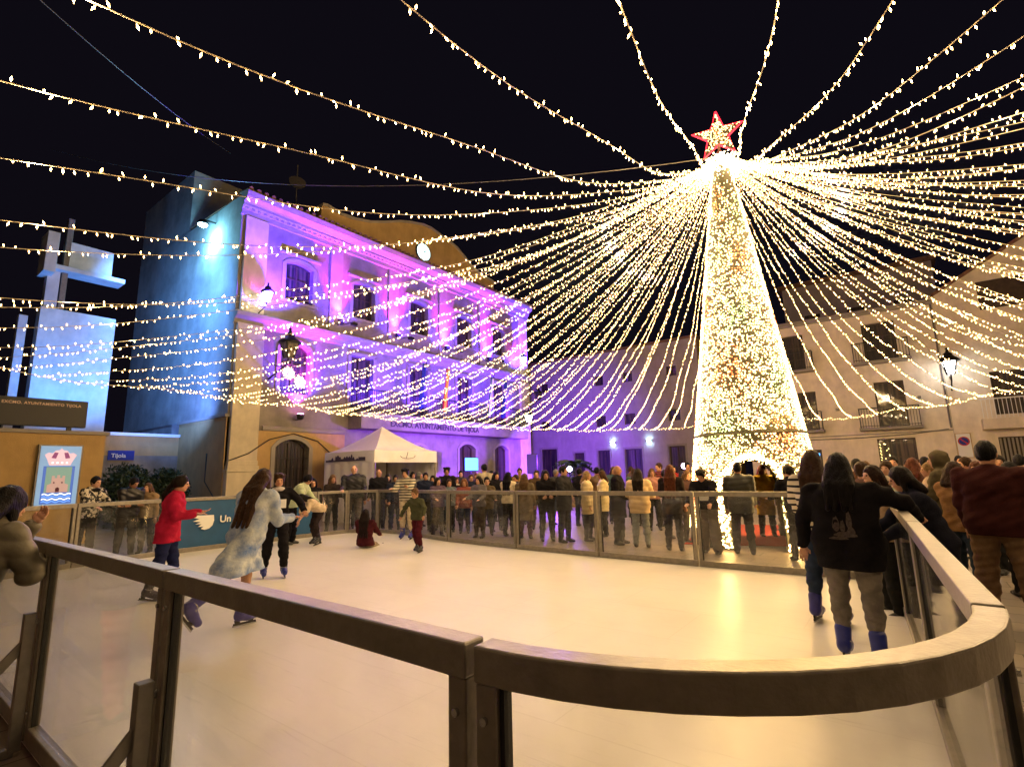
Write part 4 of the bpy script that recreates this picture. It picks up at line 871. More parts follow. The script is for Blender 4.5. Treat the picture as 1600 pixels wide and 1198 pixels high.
# rope ring round the square (y measured from tree centre)
RING = [(-180.0, 13.1), (225, 15.2), (222, 14.7), (218, 14.1), (209, 13.2), (194.5, 12.5), (165, 13.3), (149, 14.6), (134, 15.8), (121, 16.4), (111, 15.6), (94, 16.0), (88, 16.2), (78, 14.1), (68, 12.6), (58, 11.2),
        (270, 15), (283, 15), (300, 14), (330, 12), (360, 11), (0, 11), (30, 10.5)]
RING = sorted([(a % 361, r) for a, r in RING if a > -1]); RA = [a for a, r in RING]; RR = [r for a, r in RING]
def Rr(th): return float(np.interp(th % 360, RA, RR))
ths = [229.5, 233, 237, 241, 245.5, 249.5, 254, 259, 264.3, 269, 274.5, 279.7, 284.8, 289.3, 293.8, 297, 300, 302.7, 305.5]
t = 308.5
while t < 360+58: ths.append(t); t += 2.75
t = 60.0
while t < 96: ths.append(t); t += 4.4
t = 97.0
while t < 148: ths.append(t); t += 2.75
while t < 227: ths.append(t); t += 2.95
names = []
def sector(th):
    th %= 360
    return ('over the viewer' if 255 < th < 300 else 'towards the right edge of the square' if th >= 300 or th < 40 else 'towards the right hand houses' if th < 92 else 'towards the house at the back' if th < 135 else 'across the town hall front' if th < 200 else 'towards the blue tower at the left')
allw = []
for k, th in enumerate(sorted(ths, key=lambda q: q % 360)):
    R = Rr(th); sag = 1.25+.12*RNG.normal() if not 255 < th < 300 else 1.27; sp = .085 if 225 < th % 360 < 300 else .08
    a = radians(th); n = 40; s_ = np.linspace(0, 1, n+1); r_ = .2+(R-.2)*s_; z_ = ZT+(3.8-ZT)*s_-sag*4*s_*(1-s_)
    z_ = z_ + .03*np.sin(s_*17+k) ; C = np.stack([TX+r_*cos(a)+.03*np.sin(s_*23+k*2), TY+r_*sin(a), z_], 1)
    L = np.concatenate([[0], np.cumsum(np.linalg.norm(np.diff(C, axis=0), axis=1))]); q = np.arange(.05, L[-1], sp)+RNG.normal(size=len(np.arange(.05, L[-1], sp)))*.02
    keep = ~(((q*.9+k*1.7) % 5.1) < .16); q = q[keep]
    P = np.stack([np.interp(q, L, C[:, i]) for i in range(3)], 1); up = np.where(RNG.random(len(q)) < .28, 1.0, -1.0)
    D = np.stack([RNG.normal(size=len(q))*.35, RNG.normal(size=len(q))*.35, up], 1); P = P+D/np.linalg.norm(D, axis=1, keepdims=True)*.028
    own = {229.5: 'lowest string of lights leaving the left frame edge, just over the lit rope', 233: 'second lowest string of lights at the left frame edge', 237: 'third lowest string of lights at the left frame edge', 241: 'string of lights crossing the big blue slab at mid height', 245.5: 'string of lights passing just above the top of the big blue slab', 249.5: 'string of lights crossing the ledge of the slab tower', 254: 'string of lights passing above the slab tower, below the floodlight', 259: 'second highest string of lights at the left frame edge, over the hall cornice', 264.3: 'highest string of lights leaving by the left frame edge', 269: 'leftmost string of lights leaving by the top edge', 274.5: 'second string of lights from the left at the top edge', 279.7: 'string of lights dropping from the top edge just left of the star', 284.8: 'near vertical string of lights just right of the star', 289.3: 'second string of lights right of the star at the top edge', 293.8: 'rightmost string of lights that leaves by the top edge', 297: 'highest string of lights leaving by the right frame edge', 300: 'second highest string of lights at the right frame edge', 302.7: 'third highest string of lights at the right frame edge'}.get(th)
    rt = empty('light_string', (TX+R*cos(a), TY+R*sin(a), 3.8), 0, own or ('string of warm lights fanning from the tree top ' + sector(th)), 'light string', 'strings of warm lights fanning from the tree top' if own else 'strings of warm lights fanning from the tree top ' + sector(th))
    for u_ in (.2, .5, .8): point(tuple(C[int(u_*n)]-np.array([0, 0, .03])), (1.0, .69, .37), 7.6, .04)      # added unseen lamps carrying this string's light
    wire_mesh('wire', C, .005, rt); big = np.where(RNG.random(len(q)) < .04, 1.3, 1.0)
    tag(bulbs_mesh('bulbs', P, D, .018*big, .0068*big, [M['bulb']], rt), kind='stuff')
# perimeter rope, lit as well
th = np.linspace(0, 360, 361); R_ = np.array([Rr(t) for t in th]); ker = np.ones(9)/9; R_ = np.convolve(np.concatenate([R_[-5:-1], R_, R_[1:5]]), ker, 'valid')
C = np.stack([TX+R_*np.cos(np.radians(th)), TY+R_*np.sin(np.radians(th)), 3.8+.05*np.sin(np.radians(th)*24)], 1)
L = np.concatenate([[0], np.cumsum(np.linalg.norm(np.diff(C, axis=0), axis=1))]); q = np.arange(0, L[-1], .085)
P = np.stack([np.interp(q, L, C[:, i]) for i in range(3)], 1)+RNG.normal(size=(len(q), 3))*.025
rt = empty('rope_of_lights', (TX, TY-15, 3.8), 0, 'lit rope ringing the whole square where the strings of lights end', 'light string')
wire_mesh('wire', C, .009, rt); tag(bulbs_mesh('bulbs', P, RNG.normal(size=P.shape), .017, .009, [M['bulb']], rt), kind='stuff')
# dark support cables overhead
for (A, B, lab) in [((TX, TY, 9.3), (-27, 4, 15.5), 'thin dark cable running from the star to the left'), ((-22, 9, 15.8), (-4, -9, 11), 'thin dark cable crossing the sky at the upper left')]:
    A, B = Vector(A), Vector(B); mb = MB(); mb.tube([A.lerp(B, i/20)-Vector((0, 0, 1.2*4*(i/20)*(1-i/20))) for i in range(21)], .012, 5); tag(mb.build('cable', M['alu_dark']), lab, 'cable')

# ================================================================== PEOPLE
# a figure is grown from smooth unions of tapered limbs and meshed with surface nets: one skin mesh, and one mesh per garment
def rotm(ax, deg):
    a = radians(deg); c, s = cos(a), sin(a)
    return np.array({'x': [[1, 0, 0], [0, c, -s], [0, s, c]], 'y': [[c, 0, s], [0, 1, 0], [-s, 0, c]], 'z': [[c, -s, 0], [s, c, 0], [0, 0, 1]]}[ax])
class SDF:
    def __init__(s): s.p = []; s.cut = []; s.disp = None
    def cap(s, a, b, ra, rb=None, k=.03, tag_=0): s.p.append(('c', np.array(a, float), np.array(b, float), ra, ra if rb is None else rb, k, tag_, None)); return s
    def ell(s, c, r, R=None, k=.02, tag_=0): s.p.append(('e', np.array(c, float), np.array(r, float), 0, 0, k, tag_, np.eye(3) if R is None else R)); return s
    def sub(s, c, r, R=None): s.cut.append(('e', np.array(c, float), np.array(r, float), np.eye(3) if R is None else R)); return s
    def plane(s, n, d): s.cut.append(('p', np.array(n, float), d)); return s     # keep where dot(n,x) < d
    def mesh(s, h):
        lo = np.min([np.minimum(q[1]-(q[3] if q[0] == 'c' else max(q[2])), (q[2]-q[4]) if q[0] == 'c' else q[1]-max(q[2])) for q in s.p], axis=0)-3*h-.01
        hi = np.max([np.maximum(q[1]+(q[3] if q[0] == 'c' else max(q[2])), (q[2]+q[4]) if q[0] == 'c' else q[1]+max(q[2])) for q in s.p], axis=0)+3*h+.01
        n = np.ceil((hi-lo)/h).astype(int)+1; ax = [lo[i]+h*np.arange(n[i]) for i in range(3)]
        F = np.full(n, 1.0, dtype=np.float32)
        for q in s.p:
            mg = q[5]+2.5*h+.01
            if q[0] == 'c': bl, bh = np.minimum(q[1]-q[3], q[2]-q[4])-mg, np.maximum(q[1]+q[3], q[2]+q[4])+mg
            else: bl, bh = q[1]-max(q[2])-mg, q[1]+max(q[2])+mg
            i0 = np.clip(np.floor((bl-lo)/h).astype(int), 0, n-1); i1 = np.clip(np.ceil((bh-lo)/h).astype(int)+1, 1, n)
            X = ax[0][i0[0]:i1[0], None, None]; Y = ax[1][None, i0[1]:i1[1], None]; Z = ax[2][None, None, i0[2]:i1[2]]
            if q[0] == 'c':
                a, b = q[1], q[2]; d = b-a; L = max(1e-9, d@d); t = ((X-a[0])*d[0]+(Y-a[1])*d[1]+(Z-a[2])*d[2])/L; t = np.clip(t, 0, 1)
                D = np.sqrt((X-a[0]-t*d[0])**2+(Y-a[1]-t*d[1])**2+(Z-a[2]-t*d[2])**2)-(q[3]+(q[4]-q[3])*t)
            else:
                R = q[7]; x, y, z = X-q[1][0], Y-q[1][1], Z-q[1][2]; r = q[2]
                u = (R[0, 0]*x+R[1, 0]*y+R[2, 0]*z)/r[0]; v = (R[0, 1]*x+R[1, 1]*y+R[2, 1]*z)/r[1]; w = (R[0, 2]*x+R[1, 2]*y+R[2, 2]*z)/r[2]
                D = (np.sqrt(u*u+v*v+w*w)-1)*min(r)
            S = F[i0[0]:i1[0], i0[1]:i1[1], i0[2]:i1[2]]; k = q[5]
            hh = np.clip(.5+.5*(S-D)/k, 0, 1); S[...] = S*(1-hh)+D*hh-k*hh*(1-hh)
        X = ax[0][:, None, None]; Y = ax[1][None, :, None]; Z = ax[2][None, None, :]
        if s.disp: F = F+s.disp(X, Y, Z).astype(np.float32)
        for c in s.cut:
            if c[0] == 'p': F = np.maximum(F, c[1][0]*X+c[1][1]*Y+c[1][2]*Z-c[2])
            else:
                R = c[3]; x, y, z = X-c[1][0], Y-c[1][1], Z-c[1][2]; r = c[2]
                D = (np.sqrt(((R[0, 0]*x+R[1, 0]*y+R[2, 0]*z)/r[0])**2+((R[0, 1]*x+R[1, 1]*y+R[2, 1]*z)/r[1])**2+((R[0, 2]*x+R[1, 2]*y+R[2, 2]*z)/r[2])**2)-1)*min(r); F = np.maximum(F, -D)
        return surfnet(F.astype(np.float32), lo, h)
def surfnet(F, lo, h):
    I = F < 0; nx, ny, nz = F.shape
    c = I[:-1, :-1, :-1].astype(np.int8)
    tot = sum(I[i:nx-1+i, j:ny-1+j, k:nz-1+k].astype(np.int8) for i in (0, 1) for j in (0, 1) for k in (0, 1))
    cells = np.argwhere((tot > 0) & (tot < 8))
    if len(cells) == 0: return np.zeros((0, 3)), np.zeros((0, 4), int)
    idx = -np.ones((nx-1, ny-1, nz-1), dtype=np.int64); idx[cells[:, 0], cells[:, 1], cells[:, 2]] = np.arange(len(cells))
    acc = np.zeros((len(cells), 3)); cnt = np.zeros(len(cells))
    cor = [(i, j, k) for i in (0, 1) for j in (0, 1) for k in (0, 1)]
    for a in cor:
        for ax in range(3):
            if a[ax]: continue
            b = list(a); b[ax] = 1
            fa = F[cells[:, 0]+a[0], cells[:, 1]+a[1], cells[:, 2]+a[2]]; fb = F[cells[:, 0]+b[0], cells[:, 1]+b[1], cells[:, 2]+b[2]]
            m = (fa < 0) != (fb < 0); t = np.where(m, fa/np.where(m, fa-fb, 1), 0); p = np.tile(np.array(a, float), (len(cells), 1)); p[:, ax] = t
            acc[m] += p[m]; cnt[m] += 1
    V = lo+h*(cells+acc/cnt[:, None]); Q = []
    for ax in range(3):
        o1, o2 = [(1, 2), (2, 0), (0, 1)][ax]
        sl = [slice(1, -1)]*3; sl[ax] = slice(0, F.shape[ax]-1); sl2 = list(sl); sl2[ax] = slice(1, F.shape[ax])
        A, B = I[tuple(sl)], I[tuple(sl2)]; e = np.argwhere(A != B)
        if not len(e): continue
        inv = A[e[:, 0], e[:, 1], e[:, 2]]; off = np.array([1, 1, 1]); off[ax] = 0; g = e+off
        def cell(d1, d2): q = g.copy(); q[:, o1] -= d1; q[:, o2] -= d2; return idx[q[:, 0], q[:, 1], q[:, 2]]
        q = np.stack([cell(1, 1), cell(0, 1), cell(0, 0), cell(1, 0)], 1); q[~inv] = q[~inv][:, ::-1]; Q.append(q)
    return V, np.concatenate(Q)
MC = {}
def cmat(kind, col, col2=None):
    key = (kind, col, col2)
    if key in MC: return MC[key]
    nm = {'knit': 'knitted_cloth', 'denim': 'denim', 'puffer': 'quilted_nylon', 'hair': 'hair', 'skin': 'skin', 'stripes': 'striped_knit', 'tie': 'tie_dyed_cloth', 'camo': 'patterned_cloth', 'leather': 'leather', 'plastic': 'skate_shell'}[kind]
    if kind == 'skin':
        m = mat(nm, col, .5, noise=.18, nscale=14, bump=.05, bscale=120); b = m.node_tree.nodes['Principled BSDF']; b.inputs['Subsurface Weight'].default_value = .12; b.inputs['Subsurface Radius'].default_value = (.02, .008, .004)
    elif kind == 'hair': m = mat(nm, tuple(c*.75 for c in col), .45, noise=.55, nscale=22, bump=.9, bscale=1.0, stretch=(150, 150, 12))
    elif kind == 'puffer': m = mat(nm, col, .42, noise=.15, nscale=8, bump=.12, bscale=30)
    elif kind == 'leather': m = mat(nm, col, .35, noise=.2, nscale=14, bump=.2, bscale=60)
    elif kind == 'plastic': m = mat(nm, col, .3, noise=.2, nscale=12, bump=.05)
    elif kind == 'tie': m = mat(nm, col, .85, nscale=4.5, col2=col2, bump=.35, bscale=40)
    elif kind == 'camo': m = mat(nm, col, .85, nscale=14, col2=col2, bump=.4, bscale=70); m.node_tree.nodes['Color Ramp'].color_ramp.interpolation = 'CONSTANT'; m.node_tree.nodes['Color Ramp'].color_ramp.elements[1].position = .5
    elif kind == 'stripes':
        m = mat(nm, col, .85, bump=.3, bscale=80); n = m.node_tree.nodes; l = m.node_tree.links
        w = n.new('ShaderNodeTexWave'); w.bands_direction = 'Z'; w.inputs['Scale'].default_value = 4.6; w.inputs['Distortion'].default_value = 1.2; w.inputs['Detail Scale'].default_value = .6
        l.new(n['Texture Coordinate'].outputs['Object'], w.inputs[0]); r = n.new('ShaderNodeValToRGB'); r.color_ramp.interpolation = 'CONSTANT'
        r.color_ramp.elements[0].color = (*col2, 1); r.color_ramp.elements[1].color = (*col, 1); r.color_ramp.elements[1].position = .3; l.new(w.outputs[0], r.inputs[0]); l.new(r.outputs[0], n['Principled BSDF'].inputs['Base Color'])
    else: m = mat(nm, col, .88, noise=.28, nscale=9, bump=.4, bscale=90 if kind == 'knit' else 160)
    m.node_tree.nodes['Principled BSDF'].inputs['Specular IOR Level'].default_value = {'skin': .35, 'plastic': .5, 'leather': .35, 'puffer': .25, 'hair': .10}.get(kind, .06)
    MC[key] = m; return m
SKIN = [(.50, .27, .17), (.42, .22, .13), (.56, .32, .22), (.36, .19, .11)]
def ik(a, t, l1, l2, pole):
    a, t, pole = np.array(a, float), np.array(t, float), np.array(pole, float); d = t-a; L = np.linalg.norm(d); Lm = l1+l2-.005
    if L > Lm: t = a+d*(Lm/L); d = t-a; L = Lm
    u = d/L; x = (l1*l1-l2*l2+L*L)/(2*L); y = sqrt(max(0, l1*l1-x*x)); p = pole-u*(pole@u); p /= np.linalg.norm(p)+1e-9
    return a+u*x+p*y, t
def person(xy, rot, label, h=1.68, z0=0.0, group='onlookers crowding round the rink', hair=('short', (.015, .01, .008)), top=('knit', (.02, .02, .025)), hem=.86, bottom=('denim', (.03, .04, .07)), shoes=(.03, .03, .03),
           lean=0, arms=None, legs=None, head=(0, 0), skin=0, vox=.016, wide=1.0, hood=None, kid=0.0, skates=None, skirt=None, sit=False, scarf=None, bare=False, card=False, flare=0.0, twist=0, ponytail=False):
    sc = h/1.72; root = empty('person', (xy[0], xy[1], z0), rot, label, 'person', group)
    # skeleton in a 1.72 m figure facing -y
    RU = rotm('z', twist) @ rotm('x', lean); PV = np.array([0, 0, .93]); up = lambda p: PV + RU @ (np.array(p, float)-PV)
    hs = 1+.28*kid; neck, chest = up((0, .01, 1.45)), up((0, .0, 1.25)); HR = RU @ rotm('z', head[0]) @ rotm('x', head[1]-lean*.6)
    HC = neck + (RU @ rotm('x', -lean*.25+head[1]*.3)) @ np.array([0, -.025, .155*hs])
    W_ = .185*wide**.5; SH = [up((sx*W_, .005, 1.405-.03*max(0, wide-1))) for sx in (1, -1)]; hb = .12*(max(1, wide)**.4-1)+(.02 if top[0] == 'puffer' else 0); HP = [np.array([sx*.088*wide**.5, 0, .92]) for sx in (1, -1)]
    arms = arms or ((4, 6, 12), (4, 6, 12)); legs = legs or ((2, 3, 4), (-2, 3, 2)); AR = []; LG = []
    for i, sx in enumerate((1, -1)):
        a = arms[i]
        if len(a) == 4:      # hand target (x, y, z) in figure space, 4th = elbow out
            e, w = ik(SH[i], a[:3], .285, .26, (sx*a[3], .25, -.8))
        else:
            d1 = RU @ rotm('y', -sx*a[1]) @ rotm('x', -a[0]) @ np.array([0, 0, -1.0]); d2 = RU @ rotm('y', -sx*a[1]*.4) @ rotm('x', -a[0]-a[2]) @ np.array([0, 0, -1.0]); e = SH[i]+d1*.285; w = e+d2*.255
        AR.append((SH[i], e, w))
        q = legs[i]; d1 = rotm('y', -sx*q[1]) @ rotm('x', -q[0]) @ np.array([0, 0, -1.0]); d2 = rotm('y', -sx*q[1]) @ rotm('x', -q[0]+q[2]) @ np.array([0, 0, -1.0])
        kn = HP[i]+d1*.43; LG.append((HP[i], kn, kn+d2*.42))
    low = (.142 if skates else .085) if not sit else .0
    dz = low-min(l[2][2] for l in LG) if not sit else .13-.92
    sh_ = lambda p: (np.array(p)+np.array([0, 0, dz]))*sc
    fing = vox <= .0125
    # --- skin body, one continuous mesh
    b = SDF(); S = lambda *p: [sh_(q) for q in p]
    hc = sh_(HC); HS = sc*hs
    b.ell(hc, np.array([.073, .092, .108])*HS, HR, .02); b.cap(hc+HR@np.array([0, -.030, -.055])*HS, hc+HR@np.array([0, -.052, -.082])*HS, .045*HS, .028*HS, .03)
    if vox < .03:
        b.cap(hc+HR@np.array([0, -.088, .012])*HS, hc+HR@np.array([0, -.104, -.022])*HS, .009*HS, .014*HS, .012)
        b.cap(hc+HR@np.array([-.02, -.088, -.052])*HS, hc+HR@np.array([.02, -.088, -.052])*HS, .008*HS, .008*HS, .01)
        for sx in (1, -1):
            b.ell(hc+HR@np.array([sx*.076, .006, -.008])*HS, np.array([.010, .020, .030])*HS, HR, .008); b.cap(hc+HR@np.array([sx*.018, -.086, .028])*HS, hc+HR@np.array([sx*.045, -.074, .030])*HS, .008*HS, .007*HS, .01)
            b.sub(hc+HR@np.array([sx*.031, -.097, .010])*HS, np.array([.014, .012, .009])*HS, HR)
    b.cap(sh_(neck-RU@np.array([0, 0, .03])), hc+HR@np.array([0, .012, -.06])*HS, .054*sc, .050*sc, .03)
    ch = S(up((.07, 0, 1.30)), up((-.07, 0, 1.30)), up((.06, 0, 1.0)), up((-.06, 0, 1.0)))
    b.cap(ch[0], ch[1], .10*sc, k=.05*sc).cap(ch[0], ch[2], .095*sc, .09*sc, .04).cap(ch[1], ch[3], .095*sc, .09*sc, .04); b.cap(sh_(SH[0]), sh_(SH[1]), .05*sc, k=.05)
    for i in range(2):
        a0, a1, a2 = [sh_(q) for q in AR[i]]; b.cap(a0, a1, .046*sc, .036*sc).cap(a1, a2, .037*sc, .024*sc, .02)
        l0, l1, l2 = [sh_(q) for q in LG[i]]; b.cap(l0, l1, .078*sc, .05*sc, .04).cap(l1, l1*.6+l2*.4, .052*sc, .053*sc, .03).cap(l1*.6+l2*.4, l2, .053*sc, .034*sc, .03)
        # hand: palm, four fingers of different length and a thumb from the side
        fd = (a2-a1)/np.linalg.norm(a2-a1); side = np.cross(fd, [0, 1, 0] if abs(fd[1]) < .9 else [0, 0, 1]); side /= np.linalg.norm(side); nn_ = np.cross(fd, side); sx = 1 if i == 0 else -1
        pm = a2+fd*.045*sc; b.cap(a2+fd*.01, a2+fd*.02*sc, .024*sc, .024*sc, .015); b.cap(pm-side*.022*sc, pm+side*.022*sc, .017*sc, .017*sc, .012).cap(pm+fd*.03*sc-side*.026*sc, pm+fd*.03*sc+side*.026*sc, .014*sc, .014*sc, .012)
        fr_ = .0085*sc if fing else .011*sc
        for j, (off, ln) in enumerate(((-.03, .058), (-.010, .072), (.010, .076), (.030, .066))):
            s0 = pm+fd*.035*sc+side*off*sc; s1 = s0+fd*ln*.5*sc-nn_*.006*sc*sx; s2 = s1+fd*ln*.45*sc-nn_*.022*sc*sx; b.cap(s0, s1, fr_, fr_*.95, .005).cap(s1, s2, fr_*.95, fr_*.8, .004)
        ts = -1 if i == 0 else 1; t0 = pm-fd*.02*sc+side*ts*.022*sc; t1 = t0+(side*ts*.8+fd*.6)*.032*sc; b.cap(t0, t1, .012*sc, .010*sc, .008).cap(t1, t1+(fd*.9+side*ts*.2)*.028*sc, .010*sc, .008*sc, .005)
    V, Q = b.mesh(vox*.8 if fing else vox); mesh_np('body', V, Q, cmat('skin', SKIN[skin]), root, smooth=True, local=True)
    # --- face details
    if vox <= .02:
        for sx in (1, -1):
            mb = MB(); c = hc+HR@np.array([sx*.031, -.0845, .010])*HS
            for r_, m_ in ((.0095, 0),):
                prof = [(r_*sin(t*pi/6)*HS, -r_*cos(t*pi/6)*HS) for t in range(7)]; mb.lathe(c, prof, 8)
            me_ = mb.build('eye', mat_eye(), None, True); me_.parent = root
        mb = MB(); mb.tube([hc+HR@np.array([x*.022, -.0975+.004*abs(x), -.052])*HS for x in (-1, -.5, 0, .5, 1)], [.002*HS, .005*HS, .006*HS, .005*HS, .002*HS], 6); me_ = mb.build('mouth', mat_lip(), None, True); me_.parent = root
    # --- hair
    ht = hair[0]
    if ht != 'bald':
        g = SDF(); e_ = .012 if ht == 'short' else .018
        g.ell(hc+HR@np.array([0, .012, .018])*HS, np.array([.073+e_, .090+e_, .104+e_])*HS, HR, .02)
        g.sub(hc+HR@np.array([0, -.105, -.035])*HS, np.array([.068, .085, .085])*HS, HR)
        if ht in ('short', 'curly'):
            g.sub(hc+HR@np.array([0, -.02, -.12])*HS, np.array([.12, .10, .095])*HS, HR); g.sub(hc+HR@np.array([0, .06, -.15])*HS, np.array([.12, .10, .08])*HS, HR)
            if ht == 'curly':
                for k in range(14): a_ = RNG.random()*2*pi; g.ell(hc+HR@np.array([.08*cos(a_), .02+.08*sin(a_), .05+.06*RNG.random()])*HS, np.array([.03]*3)*HS, HR, .01)
        if ht in ('long', 'bob', 'wavy'):
            L = {'long': .40, 'bob': .16, 'wavy': .34}[ht]*(hair[2] if len(hair) > 2 else 1); pass
            for x in (-.055, -.02, .02, .055):
                p0 = hc+HR@np.array([x, .055, .0])*HS; p1 = sh_(neck+RU@np.array([x*1.5, .085+hb, .0])); p2 = sh_(up((x*1.7, .128+hb, 1.46-L)))
                g.cap(p0, p1, .05*HS, .045*sc, .02); 
                if ht != 'bob': g.cap(p1, p2, .045*sc, .022*sc, .02)
            for sx in (1, -1):
                p0 = hc+HR@np.array([sx*.07, .0, .01])*HS; p1 = hc+HR@np.array([sx*.085, .0, -.10])*HS; g.cap(p0, p1, .026*HS, .026*HS, .02)
                if ht != 'bob': g.cap(p1, sh_(up((sx*.10, -.03, 1.44-L*.45))), .028*HS, .015*sc, .02)
        if ht in ('tied', 'bun') or ponytail:
            g.sub(hc+HR@np.array([0, -.02, -.12])*HS, np.array([.12, .10, .085])*HS, HR)
            if ht == 'bun': g.ell(hc+HR@np.array([0, .09, .07])*HS, np.array([.045, .04, .045])*HS, HR, .01)
            else: q0 = hc+HR@np.array([0, .10, .03])*HS; q1 = sh_(up((.0, .17, 1.42))); g.cap(q0, q1, .034*sc, .03*sc, .02).cap(q1, sh_(up((0.0, .14, 1.22))), .03*sc, .012*sc, .02)
        fq = 95/sc; ph = RNG.random()*6
        g.disp = lambda X, Y, Z: .0035*np.sin(X*fq+ph+3*np.sin(Z*9))*np.cos(Y*fq*.8+2*np.sin(Z*11))
        V, Q = g.mesh(min(vox, .014) if vox < .03 else .022); mesh_np('hair', V, Q, cmat('hair', hair[1]), root, smooth=True, local=True)
    # --- upper garment
    kind = top[0]; puff = .045 if kind == 'puffer' else .022; g = SDF(); t_ = lambda p: sh_(up(p)); wd = wide
    g.cap(t_((.07*wd**.7, 0, 1.30)), t_((-.07*wd**.7, 0, 1.30)), (.118+puff*.5)*sc*wd**.3, k=.05*sc)
    for sx in (1, -1):
        g.cap(t_((sx*.07*wd**.7, 0, 1.30)), t_((sx*.07*wd**.8, 0, .97)), (.108+puff*.5)*sc*wd**.4, (.112+puff*.6)*sc*wd**.5, .05)
    g.cap(sh_(SH[0]+np.array([-.02, 0, -.015])), sh_(SH[1]+np.array([.02, 0, -.015])), (.060+puff*.5)*sc, k=.07); g.cap(sh_(SH[0]*.5+SH[1]*.5+RU@np.array([.03, 0, .03])), sh_(SH[0]*.5+SH[1]*.5+RU@np.array([-.03, 0, .03])), .075*sc, k=.07)
    g.cap(t_((0, .01, 1.42)), t_((0, .0, 1.47)), (.066+puff*.3)*sc, (.058+puff*.3)*sc, .02)
    if hem < .9:
        lo_ = max(hem-.03, .3); mid = [(LG[i][0]*(1-max(0, (.92-lo_)/.43))+LG[i][1]*max(0, (.92-lo_)/.43)) if lo_ > .49 else LG[i][1] for i in range(2)]
        for i, sx in enumerate((1, -1)): m_ = mid[i].copy(); m_[0] *= 1-.25; g.cap(sh_((HP[i]+up((sx*.07*wd, 0, .95)))/2), sh_(m_), (.118+puff*.5)*sc*wd**.5, (.112+puff*.5+flare)*sc*wd**.5, .06)
        g.cap(sh_(mid[0]), sh_(mid[1]), (.10+flare)*sc, k=.05)
        g.plane((0, 0, -1), -(hem+dz)*sc)
    for i in range(2):
        a0, a1, a2 = [sh_(q) for q in AR[i]]; w = a1+(a2-a1)*.94; pa = puff if puff < .03 else .030; g.cap(a0, a1, (.055+pa)*sc*wd**.3, (.044+pa)*sc, .03).cap(a1, w, (.044+pa)*sc, (.033+pa*.8)*sc, .02)
    hd_ = hood or (top[3] if len(top) > 3 else None)
    if hd_: g.cap(sh_(neck+RU@np.array([.05, .09, -.01])), sh_(neck+RU@np.array([-.05, .09, -.01])), .06*sc, k=.04)
    if hd_ == 'up': g.ell(hc+HR@np.array([0, .02, .01])*HS, np.array([.10, .12, .135])*HS, HR, .02); g.sub(hc+HR@np.array([0, -.12, -.02])*HS, np.array([.075, .09, .095])*HS, HR)
    f1, f2, ph = 1/sc, 1/sc, RNG.random()*6
    if kind == 'puffer': g.disp = lambda X, Y, Z: .009*(.6-np.abs(np.sin(Z*pi/.10+.5*np.sin(X*9+Y*7+ph))))+.004*np.sin(X*31+ph)*np.sin(Z*27)
    else: g.disp = lambda X, Y, Z: .0065*np.sin(Z*31*f1+9*X+ph)*np.sin(X*23+Z*13+ph)+.004*np.sin(Y*40+Z*17+X*11)+.0025*np.sin(Z*70+X*30)
    V, Q = g.mesh(vox); tc_ = cmat(kind, top[1], top[2] if len(top) > 2 else None)
    nm = 'coat' if hem < .7 else ('jacket' if kind in ('puffer', 'leather') else 'jumper'); mesh_np(nm, V, Q, tc_, root, smooth=True, local=True)
    # --- trousers
    if not bare:
        g = SDF(); fl = flare if skirt is None else 0; g.cap(sh_((.05, 0, .96)), sh_((-.05, 0, .96)), .112*sc*wd**.5, k=.04); j_ = .012
        baggy = bottom[2] if len(bottom) > 2 else 0.0
        for i in range(2):
            l0, l1, l2 = [sh_(q) for q in LG[i]]; e2 = l2 if skates is None else l1+(l2-l1)*.80
            g.cap(l0, l1, (.094+j_)*sc*wd**.5, (.062+j_+baggy*.6)*sc, .035).cap(l1, l1*.6+e2*.4, (.064+j_+baggy*.6)*sc, (.062+j_+baggy)*sc, .03).cap(l1*.6+e2*.4, e2, (.060+j_+baggy)*sc, (.044+j_+baggy)*sc, .03)
        g.disp = lambda X, Y, Z: .006*np.sin(Z*42+14*X+ph)*np.cos(Y*25+ph)+.003*np.sin(Z*85+X*20)
        V, Q = g.mesh(vox); mesh_np('trousers', V, Q, cmat(bottom[0], bottom[1]), root, smooth=True, local=True)
    # --- footwear
    for i in range(2):
        l0, l1, l2 = [sh_(q) for q in LG[i]]; d = l2-l1; d /= np.linalg.norm(d); side = np.array([1.0, 0, 0]); fwd = np.cross(side, -d) if True else 0; fwd = -np.cross(-d, side)
        fwd = np.cross(side, d); fwd /= np.linalg.norm(fwd)
        if fwd[1] > 0: fwd = -fwd
        if not skates:
            flat_ = np.array([0, -1.0, 0]) if l2[2] < .2 else fwd; fwd = flat_; an = l2
            g = SDF(); g.cap(an+np.array([0, .03, -.035])*sc, an+fwd*.06*sc+np.array([0, 0, -.045])*sc, .042*sc, .040*sc, .03).cap(an+fwd*.06*sc+np.array([0, 0, -.045])*sc, an+fwd*.15*sc+np.array([0, 0, -.055])*sc, .04*sc, .030*sc, .03).cap(an, an+np.array([0, .01, .03])*sc, .042*sc, .040*sc, .03)
            g.plane((0, 0, -1), -(an[2]-.083*sc)); V, Q = g.mesh(min(.014, vox)); mesh_np('shoe', V, Q, cmat('leather', shoes), root, smooth=True, local=True)
        else:
            R = np.stack([side, -fwd, -d], 1); L3 = lambda x, y, z: l2+(side*x - fwd*y*1.0 + -d*z)*sc   # y backwards
            g = SDF(); g.cap(L3(0, .01, .12), L3(0, .015, .0), .066*sc, .058*sc, .03).cap(L3(0, .03, -.03), L3(0, -.07, -.035), .05*sc, .048*sc, .03).cap(L3(0, -.07, -.035), L3(0, -.17, -.04), .048*sc, .04*sc, .03)
